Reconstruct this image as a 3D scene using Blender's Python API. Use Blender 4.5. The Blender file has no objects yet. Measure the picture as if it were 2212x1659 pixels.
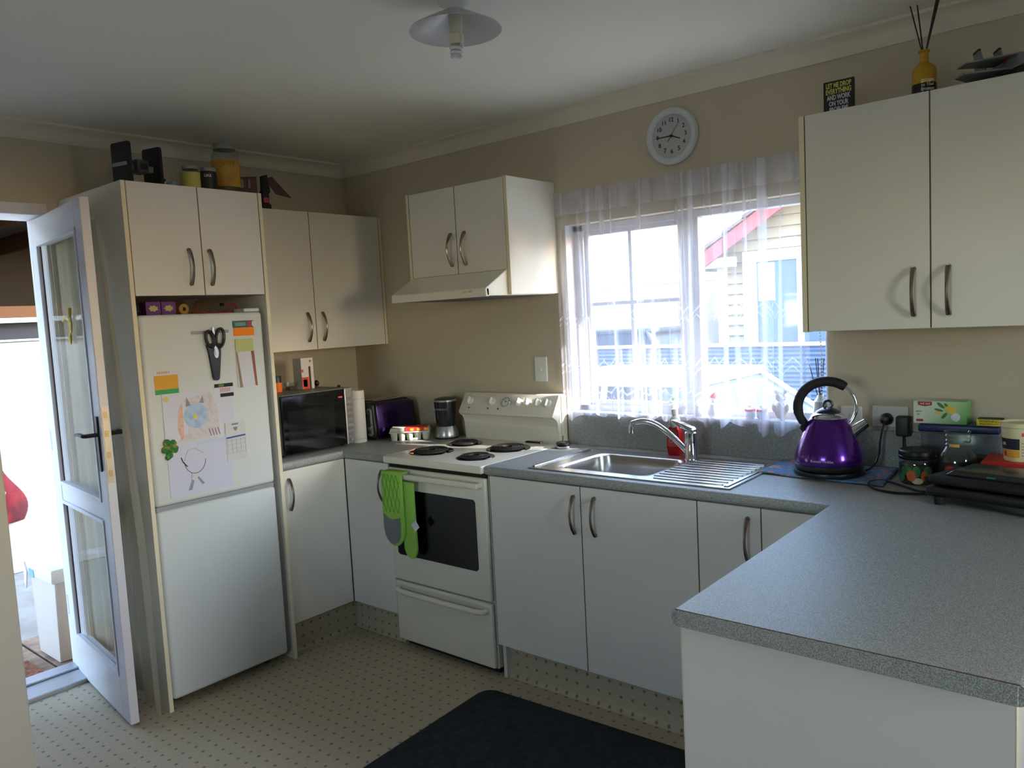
import bpy, bmesh, math, random
from mathutils import Vector, Matrix, Euler
random.seed(7)
S = bpy.context.scene
COL = S.collection
PI = math.pi

# ------------------------------------------------------------------ camera, world, sun, exposure
cd = bpy.data.cameras.new('camera'); cam = bpy.data.objects.new('camera', cd); COL.objects.link(cam)
YAW, PITCH, ROLL, FPX = 0.69930, -0.08648, -0.05292, 1684.56
fwd = Vector((-math.sin(YAW)*math.cos(PITCH), math.cos(YAW)*math.cos(PITCH), math.sin(PITCH)))
rt = Vector((math.cos(YAW), math.sin(YAW), 0)); up = rt.cross(fwd)
r2 = rt*math.cos(ROLL) + up*math.sin(ROLL); u2 = -rt*math.sin(ROLL) + up*math.cos(ROLL)
cam.matrix_world = Matrix(((r2.x, u2.x, -fwd.x, 3.6097), (r2.y, u2.y, -fwd.y, -2.8958), (r2.z, u2.z, -fwd.z, 1.4978), (0, 0, 0, 1)))
cd.sensor_fit = 'HORIZONTAL'; cd.sensor_width = 36.0; cd.lens = FPX/2212*36.0
cd.clip_start = 0.05; cd.clip_end = 300
S.camera = cam

S.view_settings.view_transform = 'Standard'
try: S.view_settings.look = 'None'
except Exception: pass
S.view_settings.gamma = 1.0
S.view_settings.use_curve_mapping = False
S.view_settings.exposure = 1.2
S.cycles.use_denoising = True
S.cycles.max_bounces = 10
S.cycles.diffuse_bounces = 6
S.cycles.glossy_bounces = 4
S.cycles.transparent_max_bounces = 16
S.cycles.caustics_reflective = False
S.cycles.caustics_refractive = False
S.cycles.sample_clamp_indirect = 6.0

W = bpy.data.worlds.new('sky'); S.world = W; W.use_nodes = True
wn = W.node_tree.nodes; wl = W.node_tree.links
bg = wn['Background']
sky = wn.new('ShaderNodeTexSky')
SUN_DIR = Vector((-0.80, -0.22, -0.33)).normalized()       # direction the light travels
try: sky.sky_type = 'NISHITA'
except Exception: pass
sky.sun_disc = False
sky.sun_elevation = math.asin(-SUN_DIR.z)
sky.sun_rotation = math.atan2(-SUN_DIR.x, -SUN_DIR.y)
sky.air_density = 1.0; sky.dust_density = 0.8; sky.ozone_density = 1.2
wl.new(sky.outputs[0], bg.inputs[0]); bg.inputs[1].default_value = 1.62

sl = bpy.data.lights.new('sun', 'SUN'); sun = bpy.data.objects.new('sun', sl); COL.objects.link(sun)
sl.energy = 17.0; sl.angle = 0.009; sl.color = (1.0, 0.98, 0.95)
sun.rotation_euler = SUN_DIR.to_track_quat('-Z', 'Y').to_euler()
sun.location = (4, 4, 6)

def portal(name, loc, rot, sx, sy):
    l = bpy.data.lights.new(name, 'AREA'); l.shape = 'RECTANGLE'; l.size = sx; l.size_y = sy
    l.cycles.is_portal = True
    o = bpy.data.objects.new(name, l); COL.objects.link(o); o.location = loc; o.rotation_euler = rot
portal('daylight_portal', (2.1, 0.16, 1.47), (-PI/2, 0, 0), 1.2, 0.9)
portal('daylight_portal', (6.02, -1.8, 1.5), (0, PI/2, 0), 1.2, .7)
portal('daylight_portal', (2.6, -6.12, 1.65), (PI/2, 0, 0), 1.2, .9)
portal('daylight_portal', (-0.24, -2.0, 1.0), (0, -PI/2, 0), 2.0, 0.85)

# ------------------------------------------------------------------ materials
def lin(c):
    c = c/255.0
    return c/12.92 if c <= 0.04045 else ((c+0.055)/1.055)**2.4
def C4(rgb): return (lin(rgb[0]), lin(rgb[1]), lin(rgb[2]), 1.0)
MATS = {}
def mat(name, rgb, rough=0.5, metal=0.0, spec=0.5, var=None, bump=None, coat=0.0, aniso=None):
    """var=(scale, rgb2, lo, hi): noise mix to a second colour; bump=(scale, strength)"""
    if name in MATS: return MATS[name]
    m = bpy.data.materials.new(name); m.use_nodes = True; MATS[name] = m
    n = m.node_tree.nodes; l = m.node_tree.links; b = n['Principled BSDF']
    b.inputs['Base Color'].default_value = C4(rgb); b.inputs['Roughness'].default_value = rough
    b.inputs['Metallic'].default_value = metal; b.inputs['Specular IOR Level'].default_value = spec
    if coat: b.inputs['Coat Weight'].default_value = coat; b.inputs['Coat Roughness'].default_value = 0.08
    m.diffuse_color = C4(rgb)
    if var or bump:
        tc = n.new('ShaderNodeTexCoord')
    if var:
        t = n.new('ShaderNodeTexNoise'); t.inputs['Scale'].default_value = var[0]; t.inputs['Detail'].default_value = 3
        r = n.new('ShaderNodeMapRange'); r.inputs[1].default_value = var[2]; r.inputs[2].default_value = var[3]
        x = n.new('ShaderNodeMix'); x.data_type = 'RGBA'
        x.inputs[6].default_value = C4(rgb); x.inputs[7].default_value = C4(var[1])
        l.new(tc.outputs['Object'], t.inputs['Vector']); l.new(t.outputs['Fac'], r.inputs[0])
        l.new(r.outputs[0], x.inputs[0]); l.new(x.outputs[2], b.inputs['Base Color'])
    if bump:
        t2 = n.new('ShaderNodeTexNoise'); t2.inputs['Scale'].default_value = bump[0]; t2.inputs['Detail'].default_value = 2
        bp = n.new('ShaderNodeBump'); bp.inputs['Strength'].default_value = bump[1]; bp.inputs['Distance'].default_value = 0.002
        l.new(tc.outputs['Object'], t2.inputs['Vector']); l.new(t2.outputs['Fac'], bp.inputs['Height']); l.new(bp.outputs[0], b.inputs['Normal'])
    return m

def glass(name, tint=(255, 255, 255), dens=0.0, rough=0.02, drgb=(220, 220, 220), refl=1.0):
    """thin clear sheet: transparent + fresnel gloss, with an optional share of diffuse haze"""
    if name in MATS: return MATS[name]
    m = bpy.data.materials.new(name); m.use_nodes = True; MATS[name] = m
    n = m.node_tree.nodes; l = m.node_tree.links; n.clear()
    out = n.new('ShaderNodeOutputMaterial'); tr = n.new('ShaderNodeBsdfTransparent'); gl = n.new('ShaderNodeBsdfGlossy')
    tr.inputs[0].default_value = C4(tint); gl.inputs['Roughness'].default_value = rough
    df = n.new('ShaderNodeBsdfDiffuse'); df.inputs[0].default_value = C4(drgb)
    m1 = n.new('ShaderNodeMixShader'); m1.inputs[0].default_value = dens
    l.new(tr.outputs[0], m1.inputs[1]); l.new(df.outputs[0], m1.inputs[2])
    lw = n.new('ShaderNodeLayerWeight')                     # Schlick on |N.I|, the same on both faces of the sheet
    pw = n.new('ShaderNodeMath'); pw.operation = 'POWER'; pw.inputs[1].default_value = 5.0; l.new(lw.outputs['Facing'], pw.inputs[0])
    ml = n.new('ShaderNodeMath'); ml.operation = 'MULTIPLY_ADD'; ml.inputs[1].default_value = .55*refl; ml.inputs[2].default_value = .04*refl
    l.new(pw.outputs[0], ml.inputs[0])
    m2 = n.new('ShaderNodeMixShader'); l.new(ml.outputs[0], m2.inputs[0]); l.new(m1.outputs[0], m2.inputs[1]); l.new(gl.outputs[0], m2.inputs[2])
    l.new(m2.outputs[0], out.inputs[0])
    return m

def net_mat(name, rgb, cover, lace):
    """sheer net: part see-through, part diffuse and translucent; lace bands are denser"""
    m = bpy.data.materials.new(name); m.use_nodes = True; MATS[name] = m
    n = m.node_tree.nodes; l = m.node_tree.links; n.clear()
    out = n.new('ShaderNodeOutputMaterial'); tr = n.new('ShaderNodeBsdfTransparent')
    df = n.new('ShaderNodeBsdfDiffuse'); tl = n.new('ShaderNodeBsdfTranslucent')
    df.inputs[0].default_value = C4(rgb); tl.inputs[0].default_value = C4(rgb)
    ad = n.new('ShaderNodeMixShader'); ad.inputs[0].default_value = 0.5
    l.new(df.outputs[0], ad.inputs[1]); l.new(tl.outputs[0], ad.inputs[2])
    mx = n.new('ShaderNodeMixShader'); l.new(tr.outputs[0], mx.inputs[1]); l.new(ad.outputs[0], mx.inputs[2])
    l.new(mx.outputs[0], out.inputs[0])
    def math_(op, a, b=None, c=None):
        q = n.new('ShaderNodeMath'); q.operation = op
        for i, v in enumerate((a, b, c)):
            if v is None: continue
            if isinstance(v, (int, float)): q.inputs[i].default_value = v
            else: l.new(v, q.inputs[i])
        return q.outputs[0]
    uv = n.new('ShaderNodeUVMap'); sp = n.new('ShaderNodeSeparateXYZ'); l.new(uv.outputs[0], sp.inputs[0])
    u, v = sp.outputs[0], sp.outputs[1]
    nz = n.new('ShaderNodeTexNoise'); nz.inputs['Scale'].default_value = 9.0; l.new(uv.outputs[0], nz.inputs['Vector'])
    mp_ = n.new('ShaderNodeMapping'); mp_.inputs['Scale'].default_value = (17.0, .7, 1.0); l.new(uv.outputs[0], mp_.inputs['Vector'])
    nb_ = n.new('ShaderNodeTexNoise'); nb_.inputs['Scale'].default_value = 1.0; nb_.inputs['Detail'].default_value = 2.0; l.new(mp_.outputs[0], nb_.inputs['Vector'])
    bnd = math_('MULTIPLY_ADD', math_('SMOOTH_MIN', math_('MULTIPLY', math_('MAXIMUM', math_('SUBTRACT', nb_.outputs['Fac'], 0.52), 0.0), 4.0), 0.45, 0.1), 1.0, cover-0.09)
    base = math_('MULTIPLY_ADD', nz.outputs['Fac'], 0.14, bnd)
    if lace:
        fac = base
        for (z0, amp, per, thick) in ((0.455, 0.032, 0.085, 0.0042), (0.425, 0.022, 0.0425, 0.003), (0.245, 0.03, 0.085, 0.0042), (0.215, 0.03, 0.085, 0.003), (0.125, 0.025, 0.085, 0.0042), (0.09, 0.02, 0.0425, 0.003)):
            tri = math_('PINGPONG', u, per/2)
            zz = math_('MULTIPLY_ADD', tri, amp/(per/2), z0-amp/2)
            wob = math_('MULTIPLY_ADD', nz.outputs['Fac'], 0.03, -0.015)
            d = math_('ABSOLUTE', math_('SUBTRACT', math_('ADD', v, wob), zz))
            ln = math_('LESS_THAN', d, thick)
            fac = math_('MULTIPLY_ADD', ln, 0.28, fac)
        # hem band and gathered heading are doubled cloth
        hem = math_('LESS_THAN', v, 0.03); head = math_('GREATER_THAN', v, 0.90)
        fac = math_('MULTIPLY_ADD', hem, 0.25, fac); fac = math_('MULTIPLY_ADD', head, 0.38, fac)
        cl = n.new('ShaderNodeClamp'); l.new(fac, cl.inputs[0]); l.new(cl.outputs[0], mx.inputs[0])
    else:
        l.new(base, mx.inputs[0])
    return m

def speckle(name, a, b, c, rough):
    m = bpy.data.materials.new(name); m.use_nodes = True; MATS[name] = m
    n = m.node_tree.nodes; l = m.node_tree.links; p = n['Principled BSDF']; p.inputs['Roughness'].default_value = rough; p.inputs['Specular IOR Level'].default_value = .36
    tc = n.new('ShaderNodeTexCoord')
    t = n.new('ShaderNodeTexNoise'); t.inputs['Scale'].default_value = 480; t.inputs['Detail'].default_value = 2; t.inputs['Roughness'].default_value = 0.7
    r = n.new('ShaderNodeValToRGB'); e = r.color_ramp.elements
    e[0].position = 0.36; e[0].color = C4(a); e[1].position = 0.64; e[1].color = C4(c)
    k = e.new(0.5); k.color = C4(b)
    l.new(tc.outputs['Object'], t.inputs['Vector']); l.new(t.outputs['Fac'], r.inputs[0]); l.new(r.outputs[0], p.inputs['Base Color'])
    return m

def vinyl(name, upright=False):
    """sheet vinyl: beige with a printed 5 cm grid of small dots"""
    m = bpy.data.materials.new(name); m.use_nodes = True; MATS[name] = m
    n = m.node_tree.nodes; l = m.node_tree.links; p = n['Principled BSDF']; p.inputs['Roughness'].default_value = 0.3 if upright else 0.6; p.inputs['Specular IOR Level'].default_value = .3
    tc = n.new('ShaderNodeTexCoord'); gi = n.new('ShaderNodeNewGeometry')
    sp = n.new('ShaderNodeSeparateXYZ'); l.new(gi.outputs['Position'], sp.inputs[0])
    def math_(op, a, b=None, c=None):
        q = n.new('ShaderNodeMath'); q.operation = op
        for i, v in enumerate((a, b, c)):
            if v is None: continue
            if isinstance(v, (int, float)): q.inputs[i].default_value = v
            else: l.new(v, q.inputs[i])
        return q.outputs[0]
    def cell(s, off):
        f = math_('FRACT', math_('DIVIDE', math_('ADD', s, off+5.0), 0.05))
        return math_('SUBTRACT', f, 0.5)
    X, Y, Z = sp.outputs[0], sp.outputs[1], sp.outputs[2]
    if upright == 'y':      # kickboard in a plane of constant y
        a, b = cell(X, -0.021+0.025), cell(Z, -0.010+0.025)
        ia, ib = X, Z
    elif upright == 'x':
        a, b = cell(Y, 0.025), cell(Z, -0.010+0.025)
        ia, ib = Y, Z
    else:
        a, b = cell(X, -0.029+0.025), cell(Y, 0.025)
        ia, ib = X, Y
    d = math_('SQRT', math_('ADD', math_('MULTIPLY', a, a), math_('MULTIPLY', b, b)))
    mr = n.new('ShaderNodeMapRange'); mr.inputs[1].default_value = 0.085; mr.inputs[2].default_value = 0.155; mr.inputs[3].default_value = .72; mr.inputs[4].default_value = 0
    l.new(d, mr.inputs[0])
    # per dot colour
    q1 = math_('FLOOR', math_('DIVIDE', math_('ADD', ia, 5.0), 0.05)); q2 = math_('FLOOR', math_('DIVIDE', math_('ADD', ib, 5.0), 0.05))
    cb = n.new('ShaderNodeCombineXYZ'); l.new(q1, cb.inputs[0]); l.new(q2, cb.inputs[1])
    wn_ = n.new('ShaderNodeTexWhiteNoise'); wn_.noise_dimensions = '2D'; l.new(cb.outputs[0], wn_.inputs['Vector'])
    rp = n.new('ShaderNodeValToRGB'); rp.color_ramp.interpolation = 'CONSTANT'
    e = rp.color_ramp.elements; e[0].color = C4((62, 68, 84)); e[1].position = 0.5; e[1].color = C4((112, 84, 74)); k = e.new(0.75); k.color = C4((80, 92, 90))
    l.new(wn_.outputs['Value'], rp.inputs[0])
    t = n.new('ShaderNodeTexNoise'); t.inputs['Scale'].default_value = 60; t.inputs['Detail'].default_value = 4
    l.new(tc.outputs['Object'], t.inputs['Vector'])
    bx = n.new('ShaderNodeMix'); bx.data_type = 'RGBA'; bx.inputs[6].default_value = C4((172, 160, 136)); bx.inputs[7].default_value = C4((192, 181, 157))
    l.new(t.outputs['Fac'], bx.inputs[0])
    mx = n.new('ShaderNodeMix'); mx.data_type = 'RGBA'
    l.new(mr.outputs[0], mx.inputs[0]); l.new(bx.outputs[2], mx.inputs[6]); l.new(rp.outputs[0], mx.inputs[7])
    l.new(mx.outputs[2], p.inputs['Base Color'])
    return m

M_WALL = mat('taupe_paint', (198, 186, 164), 0.75, bump=(180, 0.15))
M_CEIL = mat('ceiling_white', (228, 226, 216), 0.8)
M_CORN = mat('cornice_cream', (224, 216, 198), 0.6)
M_MEL = mat('white_melamine', (223, 220, 212), 0.32, var=(3, (220, 217, 209), 0.4, 0.6), bump=(400, 0.05))
M_MELG = mat('gloss_melamine', (222, 220, 212), 0.08)
M_EDGE = mat('cream_edge_tape', (228, 218, 188), 0.45)
M_GAP = mat('brown_joint', (96, 62, 38), 0.7)
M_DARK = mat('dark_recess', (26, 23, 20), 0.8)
M_BENCH = speckle('grey_speckled_laminate', (112, 114, 112), (152, 154, 151), (186, 188, 184), 0.50)
M_VINYL = vinyl('dotted_vinyl'); M_VKY = vinyl('dotted_vinyl_kick', 'y'); M_VKX = vinyl('dotted_vinyl_kick_side', 'x')
M_FRIDGE = mat('fridge_white', (212, 216, 215), 0.5, spec=0.3, bump=(900, 0.04))
M_GASKET = mat('grey_gasket', (150, 152, 154), 0.6)
M_ENAM = mat('white_enamel', (226, 221, 206), 0.25)
M_NICK = mat('brushed_nickel', (146, 131, 120), 0.26, metal=1.0)
M_STEEL = mat('stainless_steel', (186, 184, 180), 0.27, metal=1.0, bump=(60, 0.03))
M_CHROME = mat('chrome', (220, 222, 226), 0.07, metal=1.0)
M_BLACK = mat('black_plastic', (20, 20, 22), 0.35)
M_BLKMAT = mat('black_matte', (16, 15, 16), 0.7)
M_BLKGL = mat('black_glass', (8, 8, 10), 0.06)
M_WHITE = mat('white_plastic', (228, 228, 224), 0.35)
M_UPVC = mat('white_door_frame', (214, 214, 222), 0.35)
M_PAPER = mat('white_paper', (214, 214, 226), 0.8)
M_GLASS = glass('window_glass')
M_DGLASS = glass('door_glass', dens=0.10, drgb=(150, 145, 128), refl=0.6)
M_JAR = glass('jar_glass', tint=(236, 240, 236), dens=0.02, refl=2.0)
M_TUB = glass('clear_plastic_tub', tint=(226, 230, 236), dens=0.16, rough=0.15, drgb=(150, 150, 160))
M_NET = net_mat('lace_net', (222, 222, 232), 0.26, True)
M_NETD = net_mat('door_net', (206, 200, 182), 0.80, False)
M_PURPLE = mat('metallic_purple', (84, 26, 138), 0.22, metal=0.75, coat=0.6)
M_PURPD = mat('dark_metallic_purple', (42, 15, 76), 0.25, metal=0.7, coat=0.5)
M_SILVER = mat('satin_silver', (190, 190, 190), 0.3, metal=0.9)
M_RED = mat('red_plastic', (196, 28, 24), 0.35)
M_ORANGE = mat('orange_plastic', (246, 120, 24), 0.5)

# ------------------------------------------------------------------ mesh builder
def rootloc(o):
    v = Vector((0, 0, 0))
    while o is not None: v += o.location; o = o.parent
    return v
class MB:
    def __init__(s): s.bm = bmesh.new()
    def _bev(s, verts, bev, seg):
        if bev > 0:
            es = list({e for v in verts for e in v.link_edges})
            bmesh.ops.bevel(s.bm, geom=es, offset=bev, segments=seg, affect='EDGES', profile=0.5)
    def box(s, x0, x1, y0, y1, z0, z1, bev=0.0, seg=2, M=None):
        vs = bmesh.ops.create_cube(s.bm, size=1.0)['verts']
        for v in vs:
            v.co = Vector(((x0+x1)/2 + v.co.x*(x1-x0), (y0+y1)/2 + v.co.y*(y1-y0), (z0+z1)/2 + v.co.z*(z1-z0)))
            if M is not None: v.co = M @ v.co
        s._bev(vs, bev, seg); return s
    def prism(s, pts, ax, a, b, bev=0.0, seg=2, M=None):
        """polygon pts in the two other axes (cyclic order), extruded along ax from a to b"""
        def P(p, t):
            q = {'x': (t, p[0], p[1]), 'y': (p[0], t, p[1]), 'z': (p[0], p[1], t)}[ax]
            q = Vector(q); return M @ q if M is not None else q
        va = [s.bm.verts.new(P(p, a)) for p in pts]; vb = [s.bm.verts.new(P(p, b)) for p in pts]
        n = len(pts)
        s.bm.faces.new(va); s.bm.faces.new(list(reversed(vb)))
        for i in range(n): s.bm.faces.new((va[i], vb[i], vb[(i+1) % n], va[(i+1) % n]))
        s._bev(va+vb, bev, seg); return s
    def lathe(s, prof, c=(0, 0, 0), n=24, M=None, cap=True):
        """prof: [(r, z)...] turned about z through c"""
        rings = []
        for r, z in prof:
            ring = []
            for i in range(n):
                a = 2*PI*i/n; q = Vector((c[0]+r*math.cos(a), c[1]+r*math.sin(a), c[2]+z))
                ring.append(s.bm.verts.new(M @ q if M is not None else q))
            rings.append(ring)
        for A, B in zip(rings, rings[1:]):
            for i in range(n): s.bm.faces.new((A[i], A[(i+1) % n], B[(i+1) % n], B[i]))
        if cap:
            if prof[0][0] > 1e-5: s.bm.faces.new(list(reversed(rings[0])))
            if prof[-1][0] > 1e-5: s.bm.faces.new(rings[-1])
        return s
    def cyl(s, p0, p1, r0, r1=None, n=16):
        p0, p1 = Vector(p0), Vector(p1); r1 = r0 if r1 is None else r1
        d = p1-p0; M = Matrix.Translation(p0) @ d.to_track_quat('Z', 'Y').to_matrix().to_4x4()
        return s.lathe([(r0, 0), (r1, d.length)], n=n, M=M)
    def tube(s, pts, r, n=8, flat=None):
        pts = [Vector(p) for p in pts]; m = len(pts)
        rs = r if isinstance(r, (list, tuple)) else [r]*m
        rings = []; prev = None
        for i, p in enumerate(pts):
            t = (pts[min(i+1, m-1)]-pts[max(i-1, 0)]).normalized()
            if prev is None:
                u = t.orthogonal().normalized()
            else:
                u = (prev - t*prev.dot(t)).normalized()
            prev = u; w = t.cross(u)
            rings.append([s.bm.verts.new(p + (u*math.cos(2*PI*k/n) + w*math.sin(2*PI*k/n))*rs[i]) for k in range(n)])
        for A, B in zip(rings, rings[1:]):
            for i in range(n): s.bm.faces.new((A[i], A[(i+1) % n], B[(i+1) % n], B[i]))
        s.bm.faces.new(list(reversed(rings[0]))); s.bm.faces.new(rings[-1]); return s
    def ball(s, c, r, sc=(1, 1, 1), sub=2, jit=0.0):
        vs = bmesh.ops.create_icosphere(s.bm, subdivisions=sub, radius=1.0)['verts']
        for v in vs:
            k = r*(1+random.uniform(-jit, jit))
            v.co = Vector((c[0]+v.co.x*k*sc[0], c[1]+v.co.y*k*sc[1], c[2]+v.co.z*k*sc[2]))
        return s
    def torus(s, c, R, r, M=None, n=32, k=8):
        rings = []
        for i in range(n):
            a = 2*PI*i/n; ring = []
            for j in range(k):
                b = 2*PI*j/k; q = Vector((c[0]+(R+r*math.cos(b))*math.cos(a), c[1]+(R+r*math.cos(b))*math.sin(a), c[2]+r*math.sin(b)))
                ring.append(s.bm.verts.new(M @ q if M is not None else q))
            rings.append(ring)
        for i in range(n):
            A, B = rings[i], rings[(i+1) % n]
            for j in range(k): s.bm.faces.new((A[j], B[j], B[(j+1) % k], A[(j+1) % k]))
        return s
    def quadgrid(s, fn, nu, nv, uvfn=None):
        vs = [[s.bm.verts.new(fn(i/nu, j/nv)) for j in range(nv+1)] for i in range(nu+1)]
        uvl = s.bm.loops.layers.uv.verify() if uvfn else None
        for i in range(nu):
            for j in range(nv):
                f = s.bm.faces.new((vs[i][j], vs[i+1][j], vs[i+1][j+1], vs[i][j+1]))
                if uvl:
                    for lp, (a, b) in zip(f.loops, ((i, j), (i+1, j), (i+1, j+1), (i, j+1))): lp[uvl].uv = uvfn(a/nu, b/nv)
        return s
    def build(s, name, m, parent=None, smooth=False, local=False, kind=None, ang=40, solid=0.0):
        bmesh.ops.recalc_face_normals(s.bm, faces=s.bm.faces)
        me = bpy.data.meshes.new(name); o = bpy.data.objects.new(name, me); COL.objects.link(o)
        if parent is not None:
            o.parent = parent
            if not local:
                off = rootloc(parent); bmesh.ops.translate(s.bm, verts=s.bm.verts, vec=-off)
        elif not local:
            xs = [v.co for v in s.bm.verts]
            b = Vector(((min(v.x for v in xs)+max(v.x for v in xs))/2, (min(v.y for v in xs)+max(v.y for v in xs))/2, min(v.z for v in xs)))
            bmesh.ops.translate(s.bm, verts=s.bm.verts, vec=-b); o.location = b
        if smooth:
            for f in s.bm.faces: f.smooth = True
            for e in s.bm.edges:
                if len(e.link_faces) == 2 and e.calc_face_angle(0) > math.radians(ang): e.smooth = False
        s.bm.to_mesh(me); s.bm.free()
        me.materials.append(m)
        if solid:
            md = o.modifiers.new('thickness', 'SOLIDIFY'); md.thickness = solid; md.offset = 0
        if kind: o['kind'] = kind
        return o
def thing(name, label, cat, loc=(0, 0, 0), rotz=0.0, group=None):
    o = bpy.data.objects.new(name, None); COL.objects.link(o); o.location = loc; o.rotation_euler = (0, 0, rotz)
    o.empty_display_size = 0.05
    o['label'] = label; o['category'] = cat
    if group: o['group'] = group
    return o
def tag(o, label, cat, group=None):
    o['label'] = label; o['category'] = cat
    if group: o['group'] = group
    return o
def struct(o): o['kind'] = 'structure'; return o
def copy_tree(o, parent=None, loc=None):
    c = o.copy(); COL.objects.link(c)
    if parent is not None: c.parent = parent
    if loc is not None: c.location = loc
    for ch in list(o.children): copy_tree(ch, c)
    return c
ROT_Y = Matrix(((1, 0, 0), (0, 0, -1), (0, 1, 0))).to_4x4()         # text plane facing -y
ROT_X = Matrix(((0, 0, 1), (1, 0, 0), (0, 1, 0))).to_4x4()          # text plane facing +x
def text(body, size, loc, R, m, parent, name='lettering', local=False, align='CENTER', bold=0.0, sx=1.0):
    cu = bpy.data.curves.new('t', 'FONT'); cu.body = body; cu.size = size; cu.align_x = align; cu.align_y = 'CENTER'
    cu.offset = bold; cu.resolution_u = 3; cu.extrude = 0.0003; cu.space_line = 0.95
    to = bpy.data.objects.new('t', cu); COL.objects.link(to)
    dg = bpy.context.evaluated_depsgraph_get(); dg.update()
    me = bpy.data.meshes.new_from_object(to.evaluated_get(dg)); me.name = name
    bpy.data.objects.remove(to)
    off = rootloc(parent) if not local else Vector((0, 0, 0))
    me.transform(Matrix.Translation(Vector(loc)-off) @ R @ Matrix.Diagonal((sx, 1, 1, 1)))
    o = bpy.data.objects.new(name, me); COL.objects.link(o); o.parent = parent
    me.materials.clear(); me.materials.append(m); return o
def zrot(a, c=(0, 0, 0)): return Matrix.Translation(Vector(c)) @ Matrix.Rotation(a, 4, 'Z')

# ================================================================== room shell
X1, Y0, ZC = 5.9, -6.0, 2.395
WX0, WX1, WZ0, WZ1 = 1.53, 2.675, 1.045, 1.89       # kitchen window opening
f = MB().box(-0.2, X1+.1, Y0-.1, 0.12, -0.12, 0.0).build('floor', M_VINYL, local=True); struct(f)
struct(MB().box(.0, X1, Y0, -2.2, 0.0, .008).box(3.6, X1, -2.2, 0, 0, .008).build('floor_added_carpet', mat('grey_carpet', (92, 91, 89), .95, bump=(300, .5)), local=True))  # unseen dark carpet, added to weaken sun bounce off the floor
f = MB().box(-0.2, X1+.1, Y0-.1, 0.12, ZC, ZC+0.12).build('ceiling', M_CEIL, local=True); struct(f)
b = MB()
b.box(-0.2, WX0, 0, 0.12, 0, ZC); b.box(WX1, X1+.1, 0, 0.12, 0, ZC); b.box(WX0, WX1, 0, 0.12, 0, WZ0); b.box(WX0, WX1, 0, 0.12, WZ1, ZC)
struct(b.build('wall_back', M_WALL, local=True))
DY0, DY1, DZ = -2.38, -1.575, 2.07
b = MB(); b.box(-0.2, 0, DY1, 0, 0, ZC); b.box(-0.2, 0, Y0, DY0, 0, ZC); b.box(-0.2, 0, DY0, DY1, DZ, ZC)
struct(b.build('wall_left', M_WALL, local=True))
b = MB(); b.box(X1, X1+.1, -1.45, 0, 0, ZC); b.box(X1, X1+.1, Y0, -2.15, 0, ZC); b.box(X1, X1+.1, -2.15, -1.45, 2.1, ZC); b.box(X1, X1+.1, -2.15, -1.45, 0, .9)
struct(b.build('wall_right', mat('pale_bounce_paint', (226, 222, 212), .8), local=True))  # unseen walls made paler than the kitchen to bounce fill light
b = MB(); b.box(0, 2.0, Y0-.1, Y0, 0, ZC); b.box(3.2, X1, Y0-.1, Y0, 0, ZC); b.box(2.0, 3.2, Y0-.1, Y0, 0, 1.2); b.box(2.0, 3.2, Y0-.1, Y0, 2.1, ZC)
struct(b.build('wall_front', mat('pale_bounce_paint', 0), local=True))
# wall return beside the door, nearest the camera on the left
struct(MB().box(0.90, 1.0, -3.6, -2.131, 0, ZC, bev=.004).build('wall_near', mat('pale_wall_paint', (166, 163, 152), 0.6), local=True))
# unseen windows added behind the camera to light the room: frames with panes
def side_window(name, axis, c, a0, a1, z0, z1, nm):
    fr = MB()
    def bx(u0, u1, w0, w1):
        if axis == 'x': fr.box(c+.02, c+.07, u0, u1, w0, w1, bev=.003)
        else: fr.box(u0, u1, c-.07, c-.02, w0, w1, bev=.003)
    bx(a0, a1, z0, z0+.06); bx(a0, a1, z1-.06, z1)
    for k in range(nm+1):
        u = a0 + (a1-a0-.06)*k/nm; bx(u, u+.06, z0+.06, z1-.06)
    o = struct(fr.build(name, M_UPVC, local=True))
    g = MB()
    if axis == 'x': g.box(c+.043, c+.047, a0+.03, a1-.03, z0+.03, z1-.03)
    else: g.box(a0+.03, a1-.03, c-.047, c-.043, z0+.03, z1-.03)
    g.build('pane', M_GLASS, o, local=True)
side_window('window_added_2', 'x', X1, -2.15, -1.45, .9, 2.1, 1)
side_window('window_added_3', 'y', Y0, 2.0, 3.2, 1.2, 2.1, 2)
# cornice (scotia) along back and left walls
def scotia(ax, a, b_, sgn):
    pr = [(0, ZC), (0, ZC-.068), (.006, ZC-.068), (.010, ZC-.060)]
    for k in range(7):
        t = k/6*PI/2; pr.append((.068-.052*math.cos(t), ZC-.060+.052*math.sin(t)*1.0) if False else (.012+.050*(1-math.cos(t)), ZC-.058+.046*math.sin(t)))
    pr += [(.068, ZC-.010), (.068, ZC)]
    if ax == 'x': return MB().prism([(-p[0], p[1]) for p in pr], 'x', a, b_)
    return MB().prism([(p[0], p[1]) for p in pr], 'y', a, b_)
struct(scotia('x', 0, X1, 1).build('trim_1', M_CORN, local=True, smooth=True))
struct(scotia('y', Y0, 0, 1).build('trim_2', M_CORN, local=True, smooth=True))
# baseboard on the near wall return and left wall
struct(MB().box(0, .012, Y0, DY0-.05, 0, .07, bev=.003).build('baseboard_left', M_CORN, local=True))
# eaves and gutter outside above the window
struct(MB().box(-.6, 6.4, .12, .62, 2.42, 2.50).box(-.6, 6.4, .62, .64, 2.36, 2.52).build('trim_3', M_UPVC, local=True))

W0, W1 = .062, .116
struct(MB().box(-.95, -.2, -5.5, .12, 2.44, 2.52).box(-.97, -.95, -5.5, .12, 2.38, 2.54).build('trim_added_eave', M_UPVC, local=True))  # unseen porch eave, added to cut skylight through the open door
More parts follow.
